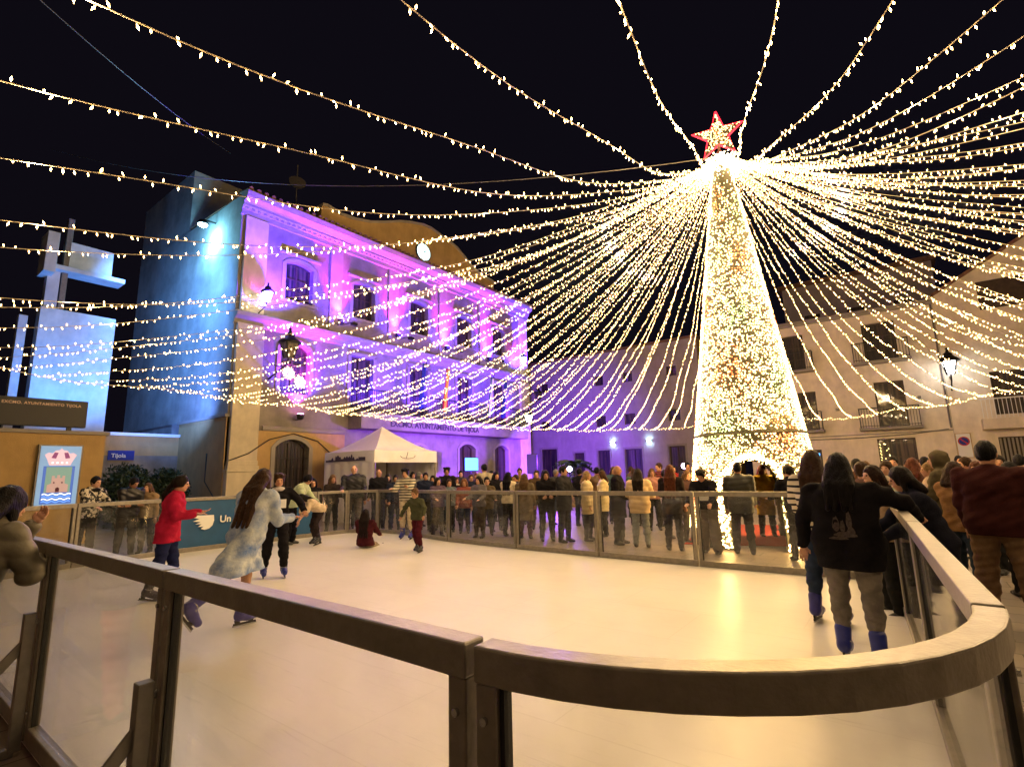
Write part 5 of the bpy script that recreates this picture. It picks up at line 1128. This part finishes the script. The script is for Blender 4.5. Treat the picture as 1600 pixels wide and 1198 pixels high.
            V, Q = g.mesh(min(.012, vox)); sk = mesh_np('skate', V, Q, cmat('plastic', skates), root, smooth=True, local=True)
            mb = MB()
            for (ya, yb, za, zb_) in ((.05, .03, -.06, -.105), (-.13, -.11, -.06, -.105)): mb.bar(L3(0, ya, za), L3(0, yb, zb_), .02*sc, .05*sc, up=tuple(fwd))
            mb.bar(L3(0, .08, -.11), L3(0, -.18, -.11), .012*sc, .022*sc, up=tuple(-d)); bo = mb.build('blade_holder', M['iron'], None); bo.parent = sk
            mb = MB(); mb.bar(L3(0, .09, -.128), L3(0, -.19, -.128), .004*sc, .018*sc, up=tuple(-d)); bo = mb.build('blade', M['blade'], None); bo.parent = sk
            mb = MB(); mb.bar(L3(-.058, .0, .10), L3(.058, -.0, .10), .012, .02); mb.bar(L3(-.05, -.035, .0), L3(.05, -.035, .0), .012, .02)
            for zz_ in (.11, .03): mb.tube([L3(.058*cos(a_), .01+.058*sin(a_)*-1, zz_) for a_ in np.linspace(-.6, pi+.6, 9)], .007*sc, 5)
            bo = mb.build('strap', M['blade'], None); bo.parent = sk
    if scarf:
        g = SDF(); q = [sh_(neck+RU@np.array([.085*cos(a_), .085*sin(a_)-.005, .0+.01*sin(3*a_)])) for a_ in np.linspace(0, 2*pi, 13)]
        for p_, q_ in zip(q, q[1:]): g.cap(p_, q_, .038*sc, k=.02)
        V, Q = g.mesh(min(vox, .015)); mesh_np('scarf', V, Q, cmat('knit', scarf), root, smooth=True, local=True)
    if card:
        c = t_((.02, -.148-puff*.6, 1.20)); Rr_ = RU; mb = MB(); P_ = [c+Rr_@np.array([x*.10*sc, y_, z_*.075*sc]) for y_ in (-.006, .0) for (x, z_) in ((-1, -1), (1, -1), (1, 1), (-1, 1))]
        mb.add(P_, [(0, 1, 2, 3), (7, 6, 5, 4), (0, 4, 5, 1), (1, 5, 6, 2), (2, 6, 7, 3), (3, 7, 4, 0)]); bo = mb.build('number_card', M['white_paint'], None); bo.parent = root
    return root
_e = {}
def mat_eye():
    if 'e' not in _e: _e['e'] = mat('eye', (.02, .015, .012), .15)
    return _e['e']
def mat_lip():
    if 'l' not in _e: _e['l'] = mat('lips', (.30, .09, .07), .5)
    return _e['l']
BLK = (.012, .011, .014); DK = (.02, .015, .012); BRN = (.06, .03, .015); LBR = (.16, .09, .045); CREAM = (.55, .43, .26); OLIVE = (.07, .065, .045); NAVY = (.015, .02, .045)

SK = 'skaters on the rink'; SKB = (.02, .032, .25)
# --- on the rink
person((-8.4, 4.592), 1.166, 'boy skater in black with a white card on his chest, arms out to his sides', h=1.60, z0=.06, group=SK, hair=('curly', BRN), top=('knit', BLK), bottom=('knit', BLK, .01), hem=.9,
       arms=((25, 42, 30), (10, 25, 30)), legs=((10, 4, 12), (-6, 5, 6)), head=(0, 8), vox=.012, skates=SKB, card=True, scarf=(.55, .5, .48))
person((-5.848, 2.853), -3.092, 'skater with long brown hair leaning forward in a blue and cream tie-dyed coat', h=1.66, z0=.06, group=SK, hair=('long', (.07, .035, .02), 1.1), top=('tie', (.62, .66, .66), (.07, .15, .42)), hem=.56, flare=.05,
       lean=18, twist=20, arms=((40, 10, 75), (30, 12, 80)), legs=((14, 4, 16), (-36, 6, 18)), head=(15, 10), vox=.011, skates=(.04, .035, .26), bare=True, wide=1.12, skin=1)
person((-8.346, 2.973), 2.674, 'girl skater in a baggy red jumper with a long dark ponytail', h=1.60, z0=.06, group=SK, hair=('tied', (.02, .012, .01)), top=('knit', (.40, .014, .05)), hem=.74, bottom=('denim', (.015, .02, .07)), wide=1.2,
       lean=10, arms=((22, 8, 85), (18, 8, 88)), legs=((12, 3, 10), (-6, 3, 8)), head=(-5, 4), vox=.0115, skates=(.025, .02, .035))
person((-12.16, 6.989), 2.276, 'young man in a pale mint jumper leaning towards the bending girl', h=1.76, z0=.06, group=SK, hair=('short', BLK), top=('tie', (.50, .56, .36), (.34, .42, .30)), hem=.84, bottom=('knit', BLK, .03), lean=34, arms=((62, 10, 20), (50, 18, 25)), head=(40, 10), vox=.014, shoes=(.1, .1, .1))
person((-11.52, 7.361), 0.134, 'girl skater bending low with black hair and a cream top', h=1.50, z0=.06, group=SK, hair=('long', (.01, .008, .01), .8), top=('knit', (.62, .50, .36)), hem=.86, bottom=('knit', (.025, .018, .02)), lean=62, arms=((95, 25, 12), (60, 18, 18)), legs=((34, 8, 44), (10, 12, 34)), head=(0, 25), vox=.013, skates=(.015, .015, .02))
person((-9.894, 7.493), -2.565, 'person in maroon sitting on the ice with long dark hair down the back', h=1.55, z0=.06, group=SK, hair=('long', (.02, .012, .012)), top=('knit', (.06, .012, .018)), hem=.84, bottom=('denim', (.36, .30, .22)), sit=True, lean=-2, arms=((40, 12, 20), (40, 12, 20)), legs=((82, 24, 62), (74, 14, 10)), head=(0, 10), vox=.014, skates=(.02, .02, .03))
person((-8.368, 7.667), 0.219, 'small child skater in an olive jumper and maroon trousers with arms spread', h=1.24, z0=.06, group=SK, hair=('short', LBR), top=('knit', (.065, .07, .04)), hem=.86, bottom=('knit', (.07, .012, .02), .01), lean=10, arms=((30, 48, 12), (10, 48, 12)), legs=((16, 4, 26), (-6, 4, 18)), head=(-10, 8), kid=.8, vox=.012, skates=(.012, .012, .02))
person((-10.271, 9.039), 0.505, 'curly haired skater in a striped jumper and cream trousers behind the olive child', h=1.70, z0=.06, group=SK, hair=('curly', BLK), top=('stripes', (.5, .46, .36), (.03, .03, .035)), hem=.9, bottom=('denim', (.50, .42, .30)), lean=12, arms=((55, 6, 60), (50, 6, 60)), legs=((6, 3, 14), (-4, 4, 8)), vox=.014, skates=SKB)
person((-0.791, 6.313), 2.977, 'skater in a striped jumper half hidden by the woman in the black hoodie', h=1.66, z0=.06, group=SK, hair=('long', (.06, .03, .018), .8), top=('stripes', (.62, .55, .44), (.02, .02, .025)), hem=.88, bottom=('denim', (.03, .045, .09)), wide=1.05, arms=((35, 24, 20), (30, 8, 20)), vox=.012, skates=(.03, .03, .22))
person((-0.466, 5.243), 3.051, 'large woman skater in a black hoodie with long dark hair, back to the viewer', h=1.60, z0=.06, group=SK, hair=('long', (.010, .008, .010), .55), top=('knit', (.010, .009, .012)), hem=.72, bottom=('knit', (.19, .17, .15)), wide=1.7, hood='down',
       arms=((6, 22, 8), (38, 62, 18)), legs=((3, 1, 5), (-4, 2, 4)), head=(0, 6), vox=.0095, skates=SKB)
# --- outside the rink, near and right
person((-4.71, 0.52), -2.676, 'woman in an olive quilted coat leaning on the near barrier, hand at her mouth', h=1.66, hair=('bob', (.012, .01, .012)), top=('puffer', (.13, .115, .085)), hem=.78, bottom=('denim', (.5, .16, .16)), group='onlookers leaning on the barrier',
       lean=24, arms=((.02, -.47, 1.40, .5), (-.16, -.46, 1.19, .5)), head=(0, 4), vox=.009, wide=1.1, skin=2)
person((0.157, 6.476), -1.336, 'woman with short dark hair in a navy coat leaning on the right barrier', h=1.62, hair=('bob', (.015, .01, .01)), top=('knit', (.012, .013, .024)), hem=.72, bottom=('knit', BLK, .03), group='onlookers leaning on the barrier', lean=20, arms=((50, 10, 25), (55, 10, 20)), head=(-8, 6), vox=.011, wide=1.2)
person((0.671, 7.238), 2.828, 'tall heavy man in a maroon jumper and brown trousers seen from behind', h=1.83, hair=('short', (.008, .008, .009)), top=('knit', (.045, .013, .012)), hem=.84, bottom=('denim', (.17, .105, .06), .02), wide=1.38, arms=((10, 8, 22), (10, 12, 18)), legs=((3, 6, 4), (-3, 7, 4)), vox=.011)
OL = 'onlookers on the right side of the square'
PLIST = [
 # px, dist, facing, height, label, kwargs
 ((0.459, 8.36), 2.557, 1.62, 'woman with short brown hair in a tan jacket and jeans beside the man in maroon', dict(hair=('bob', (.05, .025, .015)), top=('knit', (.24, .13, .055)), hem=.86, bottom=('denim', (.03, .045, .07)), vox=.012, group=OL, arms=((35, 6, 60), (10, 6, 20)))),
 ((-0.308, 7.155), -1.004, 1.60, 'young woman in profile with very long dark hair and a cream jacket', dict(hair=('long', (.03, .014, .01), 1.2), top=('knit', (.38, .27, .17)), hem=.86, vox=.012, group=OL, skin=2)),
 ((-0.251, 10.079), -0.324, 1.66, 'woman with a white scarf looking towards the rink', dict(hair=('wavy', BRN), top=('knit', DK), scarf=(.7, .6, .5), group=OL)),
 ((-0.073, 9.211), -1.214, 1.58, 'person in a dark green jacket behind the woman in navy', dict(hair=('bob', BRN), top=('puffer', (.02, .06, .04)), group=OL)),
 ((0.088, 11.335), 2.785, 1.70, 'auburn haired woman turned away under the right balcony', dict(hair=('wavy', (.16, .05, .025)), top=('knit', (.12, .06, .05)), group=OL)),
 ((0.282, 10.48), -1.423, 1.62, 'blond person in a pale coat near the dark ground floor door', dict(hair=('short', (.3, .18, .08)), top=('knit', (.34, .26, .2)), group=OL)),
 ((0.378, 9.551), -1.785, 1.78, 'tall person in an olive hooded coat with the hood up', dict(hair=('bald', BLK), top=('knit', (.09, .075, .045)), hem=.7, hood='up', vox=.013, group=OL, wide=1.15)),
 ((0.309, 13.38), 2.944, 1.74, 'man with cropped dark hair beside the no parking sign, grey coat', dict(hair=('short', BLK), top=('knit', (.08, .075, .07)), group=OL)),
 ((0.823, 11.889), -1.116, 1.70, 'man with a red-brown jumper under the no parking sign', dict(hair=('short', BRN), top=('knit', (.12, .05, .04)), group=OL)),
 ((0.857, 10.663), -0.429, 1.62, 'woman facing the rink with reddish hair, right of the sign', dict(hair=('bob', (.12, .04, .02)), top=('knit', (.05, .03, .03)), group=OL)),
 ((1.567, 12.45), 2.929, 1.72, 'man in a mauve-grey jacket at the right edge, back turned', dict(hair=('short', BLK), top=('knit', (.22, .16, .15)), group=OL)),
 ((-0.72, 11.352), 2.681, 1.72, 'dark haired man in a brown coat standing behind the black hoodie', dict(hair=('short', BLK), top=('knit', (.10, .05, .03)), group=OL)),
 ((-0.974, 10.035), -3.132, 1.74, 'person in a red-brown coat holding up a lit phone beside the tree', dict(hair=('short', BRN), top=('knit', (.11, .04, .025)), group=OL, arms=((10, 6, 20), (.06, -.42, 1.66, .4)))),
 ((-0.714, 13.862), 0.401, 1.68, 'fair haired woman far back between the door and the tree', dict(hair=('wavy', LBR), top=('knit', (.2, .15, .12)), group=OL)),
 ((0.036, 15.679), 0.172, 1.7, 'man in a black jacket far back before the dark door', dict(hair=('short', BLK), top=('leather', BLK), group=OL)),
 ((0.767, 15.603), 0.649, 1.66, 'woman in a plum coat far back by the right hand house', dict(hair=('long', BRN), top=('knit', (.1, .03, .07)), hem=.6, group=OL)),
 ((1.598, 16.856), 0.255, 1.7, 'man in a grey jumper far back beneath the projecting bay', dict(hair=('short', BRN), top=('knit', (.15, .14, .14)), group=OL)),
 ((1.038, 9.047), -2.732, 1.60, 'woman in black between the man in maroon and the right edge', dict(hair=('long', BLK), top=('knit', BLK), hem=.7, vox=.014, group=OL)),
]
FR = 'onlookers lined up behind the far barrier'
PL2 = [
 # feet px, feet py, facing, height
 ((-1.64, 10.529), -2.48, 1.66, 'woman with tied back hair leaning on the far barrier beside the tree doorway', dict(hair=('tied', DK), top=('knit', BLK), bottom=('denim', (.05, .045, .035)), lean=16, head=(30, 0), arms=((50, 8, 40), (50, 8, 40)), group=FR, vox=.013)),
 ((-2.647, 10.791), -2.95, 1.72, 'person in a dark olive parka seen from behind in front of the lit tree', dict(hair=('short', BLK), top=('puffer', (.035, .035, .028)), hem=.76, bottom=('denim', (.03, .028, .03)), wide=1.15, group=FR, vox=.013)),
 ((-3.238, 10.654), 0.021, 1.66, 'boy leaning over the far barrier, white card on his chest, wide grey trousers', dict(hair=('curly', BLK), top=('knit', BLK), bottom=('denim', (.15, .12, .09), .035), lean=24, arms=((62, 14, 20), (62, 14, 20)), head=(0, 22), card=True, group=FR, vox=.013)),
 ((-3.95, 10.654), -3.007, 1.70, 'woman with auburn hair down her back, black coat and leggings', dict(hair=('long', (.15, .045, .02), 1.0), top=('knit', (.02, .015, .014)), hem=.72, bottom=('knit', (.02, .016, .016)), group=FR, vox=.013)),
 ((-4.714, 10.764), -2.878, 1.64, 'woman in a cream quilted jacket with a round black bag, back turned', dict(hair=('long', (.03, .02, .015), .6), top=('puffer', (.60, .44, .24)), hem=.74, bottom=('denim', (.22, .25, .26)), hood='down', group=FR, vox=.013, wide=1.15, arms=((20, 14, 60), (20, 14, 60)))),
 ((-5.333, 11.002), 1.752, 1.74, 'bald elderly man in a long black coat with hands in pockets', dict(hair=('bald', BLK), top=('knit', BLK), hem=.56, bottom=('knit', BLK), group=FR, vox=.013, wide=1.15, arms=((12, 12, 50), (12, 12, 50)))),
 ((-6.22, 11.165), 1.898, 1.62, 'blond woman in a cream quilted coat, left one of the pair', dict(hair=('bob', (.40, .26, .12)), top=('puffer', (.62, .50, .28)), hem=.66, bottom=('knit', BLK), hood='down', group=FR, vox=.014)),
 ((-6.27, 12.089), -1.012, 1.62, 'brown haired woman in a cream quilted coat, right one of the pair', dict(hair=('bob', (.08, .04, .02)), top=('puffer', (.64, .54, .30)), hem=.66, bottom=('knit', BLK), hood='down', group=FR, vox=.014)),
 ((-6.606, 10.72), 1.594, 1.76, 'man in a charcoal coat beside the woman with crossed arms', dict(hair=('short', BLK), top=('knit', (.03, .03, .035)), hem=.7, bottom=('denim', (.025, .025, .03)), group=FR, vox=.014, wide=1.1)),
 ((-7.112, 10.721), 0.756, 1.66, 'long haired woman in black with folded hands behind the far barrier', dict(hair=('long', DK), top=('knit', BLK), bottom=('knit', BLK), arms=((-.02, -.22, 1.08, .4), (.02, -.22, 1.08, .4)), group=FR, vox=.014)),
 ((-7.876, 10.884), -2.781, 1.60, 'woman in a long brown-grey wool coat with light brown hair', dict(hair=('wavy', (.14, .08, .04)), top=('knit', (.13, .10, .065)), hem=.46, bottom=('knit', (.06, .02, .02)), group=FR, vox=.014, wide=1.1)),
 ((-8.505, 11.013), -3.01, 1.64, 'woman in a white jumper with long wavy black hair and black trousers', dict(hair=('wavy', (.01, .009, .012)), top=('knit', (.66, .58, .42)), hem=.88, bottom=('knit', BLK), arms=((35, 14, 50), (12, 10, 30)), group=FR, vox=.014)),
 ((-9.218, 10.976), 0.784, 1.50, 'child with dark fringe in an open olive jacket', dict(hair=('short', BLK), top=('knit', (.12, .09, .055)), bottom=('denim', (.05, .05, .05)), kid=.5, hem=.78, group=FR, vox=.014)),
 ((-10.114, 11.038), 0.654, 1.46, 'child in a rust red quilted jacket, ginger hair', dict(hair=('bob', (.22, .09, .04)), top=('puffer', (.20, .045, .025)), hem=.8, bottom=('denim', (.03, .025, .05)), kid=.5, group=FR, vox=.014)),
 ((-10.754, 11.082), 0.945, 1.46, 'child in a grey-blue jacket and black trousers', dict(hair=('short', BRN), top=('knit', (.13, .16, .18)), bottom=('knit', BLK), kid=.5, group=FR, vox=.014)),
 ((-11.599, 11.238), 0.627, 1.60, 'person in a dark red jumper near the corner of the far barrier', dict(hair=('long', DK), top=('knit', (.12, .03, .03)), bottom=('knit', BLK), group=FR, vox=.016)),
 ((-13.231, 9.563), 0.945, 1.97, 'big bald man in a black jacket and grey trousers by the white tent', dict(hair=('bald', BLK), top=('leather', (.015, .015, .02)), bottom=('denim', (.10, .085, .08)), wide=1.5, group='onlookers by the tent', vox=.014, skin=2)),
 ((-13.119, 10.399), 0.726, 1.84, 'second balding man in dark clothes and blue jeans right of the big bald man', dict(hair=('bald', BLK), top=('knit', (.015, .015, .02)), bottom=('denim', (.02, .025, .07)), wide=1.1, group='onlookers by the tent', vox=.014)),
]
PL3 = [
 ((-13.652, 8.494), 1.014, 1.55, 'child in black left of the tent, hair over the ears', dict(hair=('bob', BLK), top=('knit', BLK), kid=.5)),
 ((-13.914, 9.299), 1.505, 1.58, 'girl with light brown wavy hair left of the tent', dict(hair=('wavy', LBR), top=('knit', (.04, .03, .03)), kid=.4)),
 ((-14.29, 3.506), 2.028, 1.78, 'man in a black and white patterned fleece behind the left barrier', dict(hair=('short', BLK), top=('camo', (.55, .50, .42), (.03, .03, .035)), scarf=BLK, bottom=('knit', BLK), vox=.014, lean=12, arms=((45, 12, 40), (45, 12, 40)))),
 ((-14.179, 4.216), 1.631, 1.76, 'man in a black jacket looking down at his hands behind the left barrier', dict(hair=('short', BLK), top=('leather', BLK), bottom=('knit', BLK), vox=.014, lean=14, head=(20, 24), arms=((-.05, -.3, 1.1, .5), (.05, -.3, 1.1, .5)))),
 ((-14.385, 4.687), 0.732, 1.60, 'fair woman in a beige coat behind the left barrier', dict(hair=('bob', LBR), top=('knit', (.28, .19, .10)), vox=.014, lean=10, head=(0, -12))),
 ((-2.79, 13.674), 0.55, 1.66, 'red haired woman in a long yellow coat standing in the tree doorway', dict(hair=('wavy', (.22, .06, .02)), top=('knit', (.62, .42, .05)), hem=.52, bottom=('knit', DK), vox=.013)),
 ((-13.532, 11.089), 1.059, 1.60, 'dark haired woman at the right of the tent opening', dict(hair=('long', BLK), top=('knit', DK))),
 ((-12.234, 10.314), 0.521, 1.70, 'man just behind the dark haired woman at the tent opening', dict(hair=('short', BLK), top=('knit', NAVY))),
 ((-12.513, 10.855), 1.205, 1.62, 'woman with brown hair between the tent and the striped skater', dict(hair=('wavy', BRN), top=('knit', (.06, .03, .04)))),
 ((-11.439, 10.788), 0.815, 1.72, 'man in navy lit violet left of the monitor', dict(hair=('short', BLK), top=('knit', NAVY))),
 ((-10.214, 10.084), 1.315, 1.64, 'woman in purple-grey below the blue monitor', dict(hair=('long', DK), top=('knit', (.10, .07, .11)))),
 ((-11.641, 11.888), 0.251, 1.74, 'man with bushy black hair right in front of the blue monitor', dict(hair=('curly', BLK), top=('knit', BLK))),
 ((-11.881, 12.584), 0.931, 1.60, 'woman with a pale scarf right of the blue monitor', dict(hair=('bob', BRN), top=('knit', DK), scarf=(.5, .45, .4))),
 ((-10.556, 11.829), 1.078, 1.70, 'man with a dark fringe and a navy coat before the arched doors', dict(hair=('short', BRN), top=('knit', NAVY))),
 ((-9.057, 10.454), 0.278, 1.64, 'woman in a grey cardigan before the arched doors', dict(hair=('long', DK), top=('knit', (.12, .11, .12)))),
 ((-10.683, 12.61), -2.526, 1.84, 'tall man in a pale beige coat in the middle of the crowd', dict(hair=('short', BLK), top=('knit', (.34, .30, .22)), hem=.6, wide=1.1)),
 ((-9.572, 11.819), 0.681, 1.66, 'woman in black left of the one in the white jumper', dict(hair=('bob', BLK), top=('knit', BLK))),
 ((-8.689, 11.608), 0.381, 1.66, 'person in dark blue right of the white jumper', dict(hair=('short', BRN), top=('knit', NAVY))),
 ((-8.8, 12.777), 0.952, 1.70, 'man in brown behind the long wool coat', dict(hair=('short', BRN), top=('knit', (.08, .05, .03)))),
 ((-8.03, 13.983), -2.969, 1.70, 'man in black near the violet projector', dict(hair=('short', BLK), top=('knit', BLK))),
 ((-7.42, 15.069), 0.632, 1.66, 'woman in teal-grey far back behind the bald man', dict(hair=('wavy', BRN), top=('knit', (.06, .10, .11)))),
 ((-5.665, 13.887), 0.736, 1.64, 'fair woman in pink behind the cream quilted jacket', dict(hair=('wavy', LBR), top=('knit', (.35, .18, .16)))),
 ((-5.872, 14.983), -0.325, 1.72, 'man in a checked red-brown shirt behind the cream quilted jacket', dict(hair=('short', BRN), top=('stripes', (.2, .05, .04), (.05, .02, .02)))),
 ((-4.749, 12.449), 1.935, 1.70, 'man with black hair and a white shirt left of the auburn haired woman', dict(hair=('short', BLK), top=('knit', (.6, .55, .5)))),
 ((-5.369, 15.988), 1.371, 1.86, 'tall bearded man in dark clothes left of the tree', dict(hair=('short', BLK), top=('knit', (.03, .03, .05)))),
 ((-4.371, 13.61), -0.736, 1.66, 'woman with brown hair close to the left foot of the tree', dict(hair=('long', BRN), top=('knit', (.16, .07, .04)))),
 ((-4.051, 11.973), 0.85, 1.60, 'fair haired woman between auburn woman and the boy with the card', dict(hair=('wavy', LBR), top=('knit', (.05, .03, .03)))),
 ((-7.828, 17.266), 0.775, 1.7, 'man far back in front of the lit doorway', dict(hair=('short', BRN), top=('knit', (.1, .07, .06)))),
 ((-8.881, 17.098), 0.13, 1.7, 'woman far back left of the lit doorway', dict(hair=('long', BLK), top=('knit', (.12, .04, .10)))),
 ((-13.638, 12.262), 1.013, 1.66, 'person with bobbed dark hair far back under the balcony', dict(hair=('bob', BLK), top=('knit', (.05, .05, .06)))),
 ((-12.993, 13.999), 0.748, 1.72, 'man far back by the arched door nearest the monitor', dict(hair=('short', BLK), top=('knit', (.04, .04, .05)))),
 ((-11.377, 14.591), 0.837, 1.64, 'woman far back by the last arched door', dict(hair=('wavy', BRN), top=('knit', (.14, .08, .1)))),
 ((-14.302, 10.509), 1.112, 1.70, 'woman with a black fringe peeping between the bald man and the tent side', dict(hair=('long', BLK), top=('knit', (.05, .04, .06)))),
 ((-12.713, 11.706), 1.525, 1.74, 'man in a grey hooded top left of the monitor', dict(hair=('bald', BLK), hood='up', top=('knit', (.12, .12, .13)))),
 ((-12.841, 12.862), 0.785, 1.66, 'woman in a white blouse behind the bushy haired man', dict(hair=('bob', BRN), top=('knit', (.5, .45, .5)))),
 ((-11.62, 13.281), 0.544, 1.68, 'red haired man behind the woman in the grey cardigan', dict(hair=('short', (.18, .06, .02)), top=('knit', (.06, .05, .08)))),
 ((-11.587, 14.058), 0.951, 1.62, 'short woman in black with a bun, right of the tall beige man', dict(hair=('bun', BLK), top=('knit', BLK))),
 ((-10.087, 13.685), 0.722, 1.72, 'man in a mustard jumper behind the dark blue figure', dict(hair=('short', BRN), top=('knit', (.28, .18, .04)))),
 ((-10.007, 14.997), 0.239, 1.60, 'woman in lilac left of the charcoal coat', dict(hair=('wavy', DK), top=('knit', (.22, .15, .30)))),
 ((-9.043, 14.222), 1.09, 1.70, 'man with grey hair just left of the charcoal coat', dict(hair=('short', (.25, .24, .23)), top=('knit', (.04, .04, .04)))),
 ((-7.319, 13.767), -2.653, 1.72, 'man in brown leather seen between the two cream coats', dict(hair=('short', BLK), top=('leather', (.08, .04, .02)))),
 ((-6.608, 14.804), 3.038, 1.62, 'woman in a green parka behind the bald elderly man', dict(hair=('tied', BRN), top=('puffer', (.04, .09, .05)), hem=.7)),
 ((-6.251, 17.202), 0.349, 1.68, 'woman in a bright red coat far behind the auburn woman', dict(hair=('long', BLK), top=('knit', (.35, .03, .03)), hem=.6)),
 ((-3.788, 14.175), 1.308, 1.62, 'woman with a pink scarf left of the tree doorway', dict(hair=('wavy', DK), top=('knit', (.05, .04, .04)), scarf=(.5, .15, .2))),
 ((-2.664, 15.022), -0.872, 1.70, 'man in a dark coat at the right edge of the tree doorway', dict(hair=('short', BLK), top=('knit', (.04, .03, .03)), hem=.65)),
 ((-0.483, 8.401), 2.85, 1.62, 'woman with hair in a bun right behind the black hoodie', dict(hair=('bun', BRN), top=('knit', (.14, .08, .06)))),
 ((-0.198, 12.373), 0.365, 1.72, 'bearded man in a brown jacket below the first floor balcony', dict(hair=('short', DK), top=('leather', (.09, .05, .03)))),
 ((0.278, 17.113), -0.54, 1.66, 'woman in beige far back right of the dark door', dict(hair=('long', BRN), top=('knit', (.25, .19, .12)))),
 ((1.11, 17.865), 0.2, 1.74, 'man with a black close-cropped head far back under the sign', dict(hair=('short', BLK), top=('knit', (.03, .04, .06)))),
 ((1.397, 13.324), 0.419, 1.64, 'woman in rust orange beside the curtained window', dict(hair=('bob', DK), top=('knit', (.3, .10, .03)))),
]
def pose_defaults(k, i):
    k = dict(k)
    if 'arms' not in k and not k.get('sit'): k['arms'] = [((4, 6, 12), (4, 6, 12)), ((12, 10, 70), (6, 6, 16)), ((20, 8, 55), (22, 8, 60)), ((2, 8, 8), (10, 6, 30))][i % 4]
    k.setdefault('bottom', ('denim', [(.02, .025, .05), (.02, .02, .02), (.06, .05, .04), (.035, .045, .08)][i % 4])); k.setdefault('vox', .019); k.setdefault('skin', i % 4); return k
for i, (xy, rot, h, lab, k) in enumerate(PLIST+PL2+PL3):
    if i >= len(PLIST)+len(PL2) and 'vox' not in k: h *= RNG.uniform(.94, 1.06); rot += RNG.normal()*.35
    person(xy, rot, lab, h=h, **pose_defaults(k, i))
# faint worn print on the back of the black hoodie
hoo = [o for o in bpy.data.objects if o.get('label', '').startswith('large woman skater')][0]
jm = [c for c in hoo.children if c.name.startswith('jumper') or c.name.startswith('coat')][0]
from mathutils.bvhtree import BVHTree
bv = BVHTree.FromPolygons([v.co[:] for v in jm.data.vertices], [p.vertices[:] for p in jm.data.polygons]); mb = MB()
for (cx_, cz_, rx_, rz_) in ((-.05, .05, .022, .07), (0.0, .0, .018, .05), (.045, .02, .026, .06), (-.02, -.06, .085, .022), (.03, -.09, .07, .014), (-.06, -.03, .03, .03)):
    V_ = []
    for k in range(14):
        x = cx_+rx_*cos(k*pi/7)*(1+.15*sin(k*5)); z = 1.08+cz_+rz_*sin(k*pi/7)*(1+.15*cos(k*3)); hit = bv.ray_cast(Vector((x, 1.0, z)), Vector((0, -1, 0)))[0]; V_.append((x, (hit.y if hit else .2)+.004, z))
    mb.add(V_, [tuple(range(14))])
bo = mb.build('back_print', mat('faded_print', (.06, .045, .045), .9, noise=.5, nscale=60), None); bo.parent = hoo; bo['kind'] = 'stuff'
# --- small things people carry
rt = empty('phone', (-1.13, 9.416)+(1.79,), 3.087, 'phone with a bright blue screen held up beside the lit tree', 'phone')
mb = MB(); mb.box((0, 0, 0), (.16, .012, .085)); bo = mb.build('case', M['iron'], None); bo.parent = rt
mb = MB(); mb.box((0, .008, 0), (.148, .004, .075)); bo = mb.build('screen', M['screen'], None); bo.parent = rt
bx, by = (-4.917, 11.099)
mb = MB(); g = SDF(); g.ell((bx+.02, by-.24, .86), (.15, .07, .14)); V, Q = g.mesh(.014); o = mesh_np('shoulder_bag', V, Q, cmat('leather', (.01, .01, .012)), smooth=True); tag(o, 'round black bag hanging at the back of the cream quilted jacket', 'bag')
